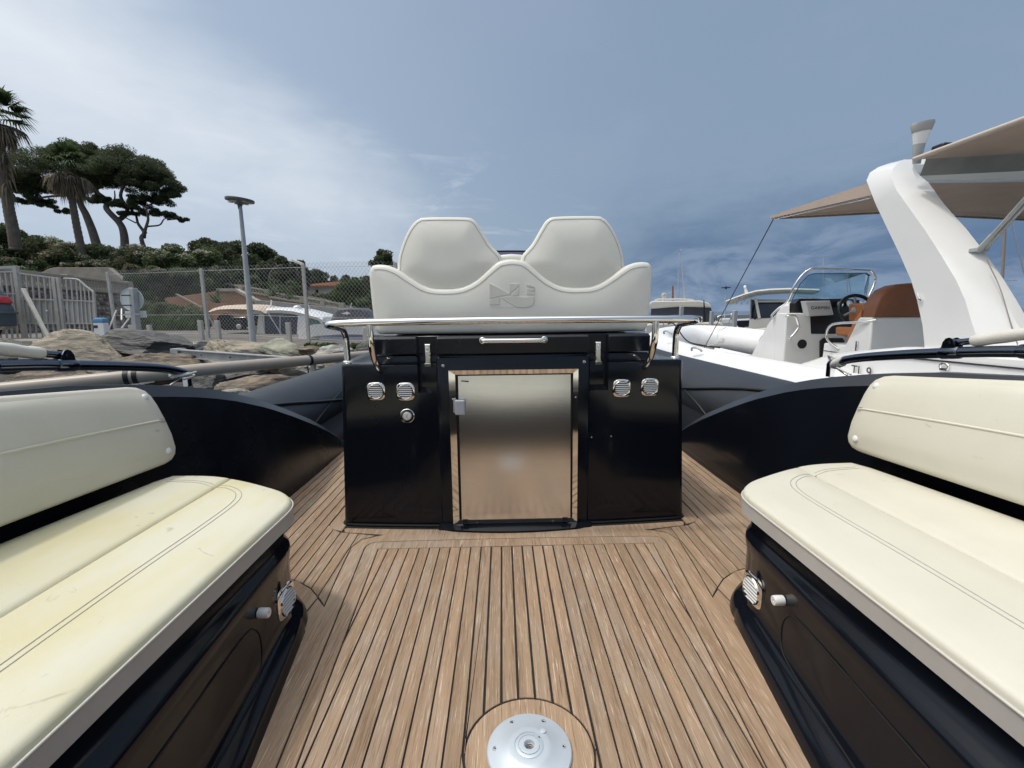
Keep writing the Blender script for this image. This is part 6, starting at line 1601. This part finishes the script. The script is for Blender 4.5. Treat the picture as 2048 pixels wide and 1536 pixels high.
# windscreen: bent tube frame and pane
wf = [at(1548, 637, y=5.6), at(1543, 632, y=5.62), at(1556, 618, y=5.58), at(1574, 604, y=5.52), at(1587, 575, y=5.45), at(1602, 553, y=5.42), at(1618, 540, y=5.40), at(1632, 537, y=5.40), at(1690, 538, y=5.42), at(1735, 539, y=5.5), at(1744, 542, y=5.52), at(1751, 555, y=5.55), at(1748, 570, y=5.55), at(1738, 592, y=5.5)]
wfo = obj('windscreen_frame', MB().tube(catmull(wf, 4), .0135, 10), M['chrome'], rb_, smooth=60)
wp_ = [at(1582, 606, y=5.50), at(1588, 592, y=5.48), at(1600, 568, y=5.45), at(1616, 551, y=5.43), at(1628, 547, y=5.43), at(1732, 546, y=5.5), at(1741, 551, y=5.52), at(1740, 566, y=5.5), at(1733, 592, y=5.46), at(1728, 604, y=5.44), at(1650, 602, y=5.44)]
gp = MB(); gp.loft([[(p[0], p[1], p[2]) for p in wp_], [(p[0], p[1]+.008, p[2]) for p in wp_]]); obj('pane', gp, M['glass'], wfo, smooth=0)
obj('pane_edge', MB().tube(wp_[:7], .0045, 6), mat('blue_edge', (.02, .06, .12), .3), wfo)
# ---- helm seat of the neighbour
seat = MB()
sq = lambda px, py, y: at(px, py, y=y)
def slab(P, y0, y1): 
    Q = [sq(a, b, y0) for a, b in P]; return MB().prism([(q[0], q[2]) for q in Q], 'y', y0, y1)
bx = MB()
left = [(1688, 676), (1734, 676), (1750, 630), (1765, 630), (1763, 760), (1682, 760)]
# box with its port side visible: loft from the port plane inboard
xs0, xs1 = 3.33, 4.05
pr = [(4.86, .05), (4.83, .66), (4.52, .66), (4.38, .93), (4.22, .93), (4.20, .05)]
bx.loft([[(x, y, z) for y, z in pr] for x in (xs0, xs1)])
so_ = obj('seat_box', bx, M['white_gel'], rb_, bevel=.015)
obj('seat_seam', MB().tube([(xs0-.001, 4.85, .58), (xs0-.001, 4.205, .565), (xs1, 4.198, .565)], .004, 6), M['black_rubber'], so_)
obj('seat_handle', MB().tube(catmull([(xs0+.03, 4.20, .905), (xs0-.02, 4.30, .885), (xs0-.06, 4.55, .87), (xs0-.07, 4.66, .84), (xs0-.07, 4.70, .76), (xs0-.05, 4.68, .68), (xs0, 4.60, .61)], 6), .0125, 10), M['chrome'], so_, smooth=60)
bkp = [(3.34, .93), (3.345, 1.02), (3.37, 1.10), (3.43, 1.175), (3.52, 1.215), (3.64, 1.232), (3.80, 1.235), (3.96, 1.22), (4.02, 1.15), (4.04, .93)]
b2 = MB(); pad(b2, bkp, lambda u, v, h: (u, 4.36-h+.0, v), 0, .16, .03, .01); obj('seat_back', b2, M['tan'], rb_, smooth=50)
sd = MB(); sd.loft([[(3.345, y, z) for y, z in ((4.38, .93), (4.46, .72), (4.54, .70), (4.47, .88), (4.42, .95), (4.37, 1.0))], [(3.375, y, z) for y, z in ((4.38, .93), (4.46, .72), (4.54, .70), (4.47, .88), (4.42, .95), (4.37, 1.0))]]); obj('seat_side', sd, M['tan_bright'], rb_, bevel=.008)
ar = MB(); q = [at(a, b, y=4.9) for a, b in ((1703, 607), (1722, 606), (1722, 650), (1703, 648))]; ar.prism([(k[0], k[2]) for k in q], 'y', 4.72, 4.95); obj('bolster', ar, M['tan_bright'], rb_, bevel=.02)
ar = MB(); q = [at(a, b, y=4.9) for a, b in ((1721, 608), (1742, 607), (1742, 646), (1721, 650))]; ar.prism([(k[0], k[2]) for k in q], 'y', 4.70, 4.93); obj('bolster_back', ar, M['taupe'], rb_, bevel=.015)
ar = MB(); q = [at(a, b, y=4.6) for a, b in ((1712, 655), (1736, 655), (1733, 676), (1712, 672))]; ar.prism([(k[0], k[2]) for k in q], 'y', 4.6, 4.9); obj('armrest', ar, M['tan_bright'], rb_, bevel=.02)
for px, py, w in ((1714, 692, 4), (1740, 703, 7)):
    p = at(px, py, x=xs0-.005); obj('seat_latch', MB().box(xs0-.016, xs0, p[1]-.012*w/4, p[1]+.012*w/4, p[2]-(.05 if w == 4 else .018), p[2]+(.05 if w == 4 else .018)), M['chrome'], so_, bevel=.004)
# ---- radar arch: swept leg, fore edge, chamfer line and aft edge taken at successive heights
LEG = [  # py, fore, chamfer, aft
 (760, 1856, 1985, 2105), (700, 1850, 1962, 2068), (650, 1845, 1945, 2036), (600, 1834, 1930, 2008), (560, 1822, 1912, 1984), (510, 1800, 1882, 1950), (460, 1776, 1850, 1912), (410, 1752, 1814, 1868)]
XP = 2.90
R = []
for py, f, ch, a in LEG:
    P0, P1, P2 = at(f, py, x=XP), at(ch, py, x=XP), at(a, py, x=XP+.13)
    R.append([(XP+.015, P0[1]+.012, P0[2]), (XP, P0[1], P0[2]), (XP, P1[1], P1[2]), (XP+.13, P2[1], P2[2]), (XP+.19, P2[1]-.015, P2[2]), (XP+.25, P1[1], P1[2]), (XP+.25, P0[1]+.03, P0[2])])
# elbow, turning inboard into the cross beam
for w, dx, f, c_, a_, da in ((0, 0, (1740, 380), (1791, 377), (1842, 381), .13), (.25, .02, (1733, 361), (1783, 354), (1834, 361), .13), (.5, .05, (1740, 345), (1786, 337), (1828, 348), .11),
                             (.75, .10, (1757, 334), (1796, 326), (1825, 338), .08), (1, .18, (1780, 326), (1808, 319), (1826, 329), .04)):
    P0, P1, P2 = Vector(at(*f, x=XP+dx)), Vector(at(*c_, x=XP+dx)), Vector(at(*a_, x=XP+dx+da))
    inn = Vector((.25*(1-w)+.12*w, 0, -.15*w))
    R.append([tuple(P0+Vector((.015*(1-w), .012, -.015*w))), tuple(P0), tuple(P1), tuple(P2), tuple(P2+inn*.4), tuple(P1+inn), tuple(P0+inn+Vector((0, .03, 0)))])
last = R[-1]
for x, dz in ((.5, .004), (1.4, .01), (2.3, 0)): R.append([(p[0]+x, p[1], p[2]+dz) for p in last])
arch = obj('radar_arch', MB().loft(R), M['white_gel'], rb_, smooth=24)
obj('arch_hook', MB().tube([at(1834, 588, x=XP-.01), at(1838, 598, x=XP-.02), at(1843, 600, x=XP-.01)], .008, 6), M['chrome'], arch)
for pts in ([(1972, 520), (1998, 575), (2018, 640), (2034, 690)],):
    q = [at(a, b, x=XP+.10) for a, b in pts]; obj('arch_seam', MB().tube([(p[0]-.0, p[1]-.004, p[2]) for p in catmull(q, 5)], .003, 5), M['concrete'], arch)
# all-round light on the arch
lb = Vector(at(1835, 310, y=3.52)); lh = (310-252)*3.52/FOC
def lring(k, wd, dz, sk): c = lb+Vector((sk, 0, dz)); return [(c.x+wd*math.cos(t), c.y+.45*wd*math.sin(t), c.z+.010*math.cos(t)*k) for t in np.linspace(0, 2*math.pi, 17)[:-1]]
obj('light_foot', MB().loft([lring(0, .030, -.06, 0), lring(0, .036, 0, 0), lring(.5, .046, lh*.34, .004)]), M['galv'], rb_, smooth=40)
obj('light_lens', MB().loft([lring(.5, .046, lh*.34, .004), lring(1, .066, lh*.72, .012)]), M['white_gel'], rb_, smooth=40)
obj('light_cap', MB().loft([lring(1, .068, lh*.72, .012), lring(1.3, .084, lh*.94, .014), lring(1.3, .078, lh*1.02, .016)]), mat('grey_lamp_cap', (.33, .33, .32), .4), rb_, smooth=40)
p = Vector(at(1886, 297, y=3.4)); obj('camera_dome', MB().loft([[tuple(p+Vector((a*.045, b*.05, h))) for a, b in ((-1, -1), (1, -1), (1, 1), (-1, 1))] for h in (-.03, .015, .028)]), M['black_plastic'], rb_, bevel=.012)
# ---- awning: forward panel, aft panel, hems and poles
def awn(name, A, B, C_, D, sag, m=M['canvas'], n=10):
    """A,B port edge fore/aft; D,C starboard edge fore/aft, cambered sheet with real thickness"""
    A, B, C_, D = map(Vector, (A, B, C_, D)); top = []
    for i in range(n+1):
        for j in range(n+1):
            u, v = i/n, j/n; p = A.lerp(B, u).lerp(D.lerp(C_, u), v); p.z += sag*math.sin(math.pi*v) + .012*math.sin(u*9+v*3)*math.sin(math.pi*v); top.append(tuple(p))
    mb = MB(); q = [(i*(n+1)+j, i*(n+1)+j+1, (i+1)*(n+1)+j+1, (i+1)*(n+1)+j) for i in range(n) for j in range(n)]
    mb.add(top, q); o = obj(name, mb, m, rb_, smooth=60); s_ = o.modifiers.new('cloth', 'SOLIDIFY'); s_.thickness = .006; return o, top
fa, ft = awn('awning', (2.87, 5.17, 1.995), (2.93, 3.84, 1.985), (5.75, 3.88, 2.00), (5.72, 5.17, 1.95), .06)
obj('awning_hem', MB().tube([(x, y, z+.002) for x, y, z in [ft[j] for j in range(11)]], .018, 8), M['canvas_edge'], fa, smooth=60)
obj('awning_edge', MB().loft([[(2.868, 5.17, 1.985), (2.868, 5.17, 2.012), (2.90, 5.17, 2.015)], [(2.925, 3.84, 1.905), (2.925, 3.84, 2.01), (2.98, 3.84, 2.02)]], False, False, False), M['canvas'], fa)
obj('awning_pole', MB().tube([(2.90, 5.12, 1.98), (2.945, 3.88, 1.90)], .014, 10), M['chrome'], fa, smooth=60)
obj('awning_pole', MB().tube([(2.93, 5.10, 1.972), (4.0, 5.05, 2.01), (5.68, 5.1, 1.93)], .010, 8), M['mast_wood'], fa, smooth=60)
aa, atp = awn('awning', (2.92, 3.47, 2.065), (2.88, .8, 2.03), (5.75, .8, 2.03), (5.75, 3.44, 2.06), .03)
hem = [atp[i*11] for i in range(11)]
obj('awning_hem', MB().tube([(x, y, z-.004) for x, y, z in hem], .016, 8), M['canvas_edge'], aa, smooth=60)
obj('window_strip', MB().loft([[(2.97, 3.43, 2.05), (4.3, 3.40, 2.10), (5.6, 3.43, 2.09)], [(3.0, 3.50, 1.955), (4.3, 3.48, 2.0), (5.6, 3.5, 1.99)]], False, False, False), mat('grey_film', (.30, .31, .30), .25, var=.2, vscale=5), aa, smooth=60)
obj('arch_pole', MB().tube([at(1960, 498, x=3.04), at(2062, 385, x=2.93)], .012, 10).tube([at(1972, 496, x=3.06), at(2070, 390, x=2.95)], .010, 10), M['galv'], rb_, smooth=60)
obj('pole_joint', MB().tube([at(1956, 502, x=3.035), at(1985, 471, x=3.02)], .017, 10).box(*(lambda p: (p[0]-.03, p[0]+.05, p[1]-.03, p[1]+.03, p[2]-.012, p[2]+.012))(at(1955, 500, x=3.04))), M['galv'], rb_, bevel=.003)
obj('awning_line', MB().tube([(2.88, 5.14, 1.97), at(1404, 704, y=6.9)], .006, 6), M['cord'], rb_)
obj('short_line', MB().tube(catmull([at(1452, 655, y=7.2), at(1436, 664, y=7.0), at(1434, 685, y=6.9), at(1414, 692, y=6.9)], 5), .006, 6), M['rope'], rb_)

# ================================================================== cabin boat, hard-top boat and others across the basin
def bb(name, P, y0, y1, m, parent, bevel=.02, seg=2):
    Q = [at(a, b, y=y0) for a, b in P]; cx = sum(q[0] for q in Q)/len(Q)/y0*(y1-y0)     # beam lies along the line of sight
    return obj(name, MB().loft([[(q[0], y0, q[2]) for q in Q], [(q[0]+cx, y1, q[2]) for q in Q]]), m, parent, bevel=bevel, seg=seg)
KB = 15.0
kb_ = thing('motor_cruiser', 'cream cabin cruiser closed in with dark grey window canvas', 'boat', at(1360, 700, y=KB))
rf_ = [(1298, 609), (1301, 604), (1306, 602), (1400, 601), (1416, 605), (1422, 611), (1424, 615), (1420, 615), (1360, 613), (1300, 618)]
bb('roof', rf_, KB, KB+2.2, M['cream_gel'], kb_, .05, 3)
bb('roof_rail', [(1308, 600), (1316, 597), (1360, 596.5), (1385, 598), (1392, 602), (1386, 602), (1360, 599.5), (1318, 600.5), (1312, 602)], KB+.2, KB+.35, M['cream_gel'], kb_, .01)
bb('window_canvas', [(1302, 616), (1360, 612), (1421, 613), (1430, 640), (1432, 652), (1300, 652)], KB+.15, KB+2.0, M['smoke'], kb_, .01)
bb('hull', [(1290, 648), (1440, 644), (1448, 650), (1440, 676), (1290, 676)], KB-.4, KB+2.4, M['cream_gel'], kb_, .05)
p = at(1327, 591, y=KB+.5); obj('searchlight', MB().lathe([(.07, 0), (.085, .02), (.085, .06), (.05, .07), (.045, .03), (.01, .03)], p, (.2, -1, 0), 20).tube([at(1326, 602, y=KB+.5), (p[0], p[1], p[2]-.05)], .03, 8), M['cream_gel'], kb_, smooth=40)
obj('guard_rail', MB().tube(catmull([at(1292, 634, y=KB-.4), at(1350, 631.5, y=KB-.4), at(1396, 632.5, y=KB-.4), at(1404, 637, y=KB-.3), at(1400, 654, y=KB-.3)], 6), .02, 8).tube([at(1327, 633, y=KB-.4), at(1327, 655, y=KB-.4)], .016, 6), M['chrome'], kb_, smooth=60)
obj('whip_aerial', MB().tube([at(1410, 644, y=KB-.2), at(1409, 620, y=KB-.2), at(1407.5, 600, y=KB-.2)], [.04, .03, .012], 6), M['black_plastic'], kb_, smooth=60)
for y_, h in ((KB+.1, 0), (KB+1.2, 0)):
    pass
HB = 12.5
hb_ = thing('hardtop_boat', 'cream centre-console boat under a curved hard top with rod holders', 'boat', at(1540, 680, y=HB))
tp_ = [(1451, 602), (1470, 594.5), (1490, 587.5), (1512, 581.5), (1540, 578.5), (1580, 577), (1640, 579)]
R = []
for a, b in tp_:
    c = Vector(at(a, b, y=HB)); k = .58; R.append([(c.x, HB, c.z-.02), (c.x+.3*k, HB+.3, c.z+.03), (c.x+1.8*k, HB+1.8, c.z+.04), (c.x+2.1*k, HB+2.1, c.z), (c.x+2.0*k, HB+2.0, c.z-.07), (c.x+.1*k, HB+.1, c.z-.06)])
obj('hard_top', MB().loft(R), M['cream_gel'], hb_, smooth=40)
for i, (px, py) in enumerate(((1456, 604), (1474, 607), (1484, 608), (1496, 607), (1478, 600), (1490, 602))):
    obj('rod_holder', MB().tube([at(px, py-4, y=HB+.1), at(px-1, py+1.5, y=HB+.1)], .022, 8), M['mast'], hb_)
bb('leg', [(1508, 596), (1514, 596), (1522, 636), (1516, 638)], HB+.2, HB+.35, M['cream_gel'], hb_, .02)
bb('leg', [(1501, 597), (1503, 597), (1502, 642), (1499, 642)], HB+.4, HB+.5, M['mast'], hb_, .01)
bb('side_curtain', [(1502, 599), (1600, 600), (1600, 636), (1502, 637)], HB+.55, HB+.65, M['smoke'], hb_, .01)
cvp = [(1504, 637), (1507, 618), (1513, 609), (1525, 606), (1545, 605.5), (1575, 607)]
obj('curtain_trim', MB().tube(catmull([at(a, b, y=HB+.53) for a, b in cvp], 5), .025, 6), M['black_rubber'], hb_, smooth=60)
bb('curtain_top', [(1512, 601), (1600, 600), (1600, 604), (1512, 605)], HB+.50, HB+.54, M['cream_gel'], hb_, 0)
bb('console', [(1499, 638), (1600, 633), (1600, 668), (1496, 668)], HB+.3, HB+1.9, M['cream_gel'], hb_, .04)
p = at(1510, 637, y=HB+.3); obj('porthole', MB().lathe([(.03, 0), (.02, .02)], p, (0, -1, 0), 10), M['black_plastic'], hb_)
bb('gunwale', [(1462, 668), (1480, 662), (1530, 657), (1640, 654), (1640, 690), (1466, 672)], HB-.4, HB+2.4, M['cream_gel'], hb_, .03)
bb('side_panel', [(1472, 668), (1530, 663), (1620, 661), (1620, 685), (1490, 672)], HB-.42, HB-.38, M['gate_panel'], hb_, 0)
obj('top_aerial', MB().tube([at(1493, 586, y=HB+.8), at(1490, 574, y=HB+.8)], [.05, .025], 8).lathe([(.035, -.03), (.04, .02), (.01, .05)], at(1490, 574, y=HB+.8), (0, 0, 1), 10), M['white_gel'], hb_, smooth=60)
bo = thing('dark_hull_boat', 'black box-like wheelhouse low between the piling and the hard-top boat', 'boat', at(1485, 670, y=18))
bb('cabin', [(1473, 641), (1500, 640), (1500, 662), (1473, 662)], 18, 20, M['black_plastic'], bo, .03)
bb('cabin_top', [(1471, 640), (1502, 638.5), (1502, 641), (1471, 642)], 17.9, 20.1, M['white_gel'], bo, .01)
bb('hull', [(1468, 660), (1504, 660), (1504, 672), (1468, 672)], 17.8, 20.5, M['white_gel'], bo, .03)
wbt = thing('small_white_boat', 'small white boat with bent rails between two grey pilings', 'boat', at(1445, 660, y=16.5)); WY = 16.5
bb('cabin', [(1435, 644), (1440, 638), (1460, 637), (1466, 644), (1466, 646), (1435, 646)], WY, WY+1.5, M['white_gel'], wbt, .04)
bb('window', [(1437, 646), (1465, 646), (1464, 654), (1438, 654)], WY+.05, WY+1.4, mat('pale_pane', (.42, .50, .55), .2), wbt, 0)
bb('hull', [(1420, 654), (1478, 653), (1474, 672), (1424, 672)], WY-.3, WY+2, M['white_gel'], wbt, .05)
obj('rail', MB().tube(catmull([at(1427, 665, y=WY-.4), at(1433, 640, y=WY-.4), at(1438, 632, y=WY-.4), at(1460, 629, y=WY-.4), at(1463, 630, y=WY-.4), at(1452, 662, y=WY-.4)], 5), .016, 6).tube([at(1432, 664, y=WY-.5), at(1445, 634, y=WY-.5)], .014, 6), M['chrome'], wbt, smooth=60)

for px, pt, pb_, w, y, lab in ((1363, 613, 660, 7, 13.0, 'square grey piling in front of the cruiser with dark window canvas'), (1424, 622, 672, 7, 12.0, 'square grey piling at the stern of the cruiser'), (1470, 621, 672, 8, 11.0, 'square grey piling left of the hard-top boat')):
    p = at(px, pt, y=y); h = w*y/FOC/2
    single('piling', MB().box(p[0]-h, p[0]+h, y-h, y+h, -.9, p[2]), M['galv'], lab, 'piling', 'grey pilings in the basin', bevel=.01)

# masts and far lamp
def mast(px, pt, pb_, y, w, lab, m='mast', px2=None, extras=(), name='sailboat_mast', cat='mast'):
    a, b = at(px2 or px, pb_, y=y), at(px, pt, y=y)
    t = thing(name, lab, cat, a, 'masts across the basin')
    obj('spar', MB().tube([a, b], [w*y/FOC/2, w*y/FOC/2*.8], 8), M[m], t, smooth=60)
    for P, ww, nm in extras: obj(nm, MB().tube([at(q[0], q[1], y=y) for q in P], ww*y/FOC/2, 5), M['mast'], t)
    return t
mast(1359.5, 505, 640, 40, 2.4, 'tall thin mast with a wind vane right of the ivory seat', px2=1356, extras=(([(1357, 499.5), (1364, 499.5)], 1.2, 'wind_vane'), ([(1359.5, 505), (1359.5, 499)], 1.5, 'masthead'), ([(1355, 520), (1354, 640)], .6, 'shroud')))
mast(1363.5, 526, 602, 15.4, 2.2, 'leaning whip mast on the roof of the cruiser', px2=1370)
mast(1345.5, 572, 603, 60, 4.0, 'rust orange lattice pole behind the cruiser roof', 'orange', name='marker_pole', cat='pole')
mast(1403, 591, 620, 90, 1.6, 'short far mast above the stern of the cruiser')
mast(1647, 514, 600, 45, 2.4, 'thin mast seen through the clear windscreen of the white boat')
mast(1694, 545, 585, 60, 2.4, 'short mast just left of the cognac seat back', extras=(([(1696, 548), (1702, 586)], 1.4, 'furled_sail'),))
mast(1738, 542, 590, 70, 1.6, 'faint mast close to the fore edge of the radar arch')
mast(2010, 452, 585, 30, 5.5, 'wooden brown mast under the awning at the right edge', 'mast_wood', px2=2003, extras=(([(2003, 537), (2038, 537)], 1.2, 'spreader'), ([(2004, 560), (2034, 560)], 1.6, 'spreader')))
mast(2022, 440, 575, 34, 3.0, 'slanting pale mast at the right picture edge', px2=2056)
mast(1932, 455, 512, 40, 1.0, 'hair thin stay seen under the rear awning', px2=1931)
lq = thing('far_street_lamp', 'double-armed street lamp far behind the cruiser', 'street lamp', at(1449, 645, y=50))
obj('pole', MB().tube([at(1449, 648, y=50), at(1452, 576, y=50)], [.09, .06], 8), M['mast'], lq, smooth=60)
obj('head', MB().bar(at(1444, 575.5, y=50), at(1460, 575, y=50), .3, .10).lathe([(.09, -.15), (.12, .0), (.08, .12), (.01, .14)], at(1452, 575, y=50), (0, 0, 1), 10), M['print'], lq)
# low breakwater across the basin
qb = MB(); qb.box(8, 120, 95, 99, -1, .25); struct('far_breakwater', qb, M['concrete_grey'])
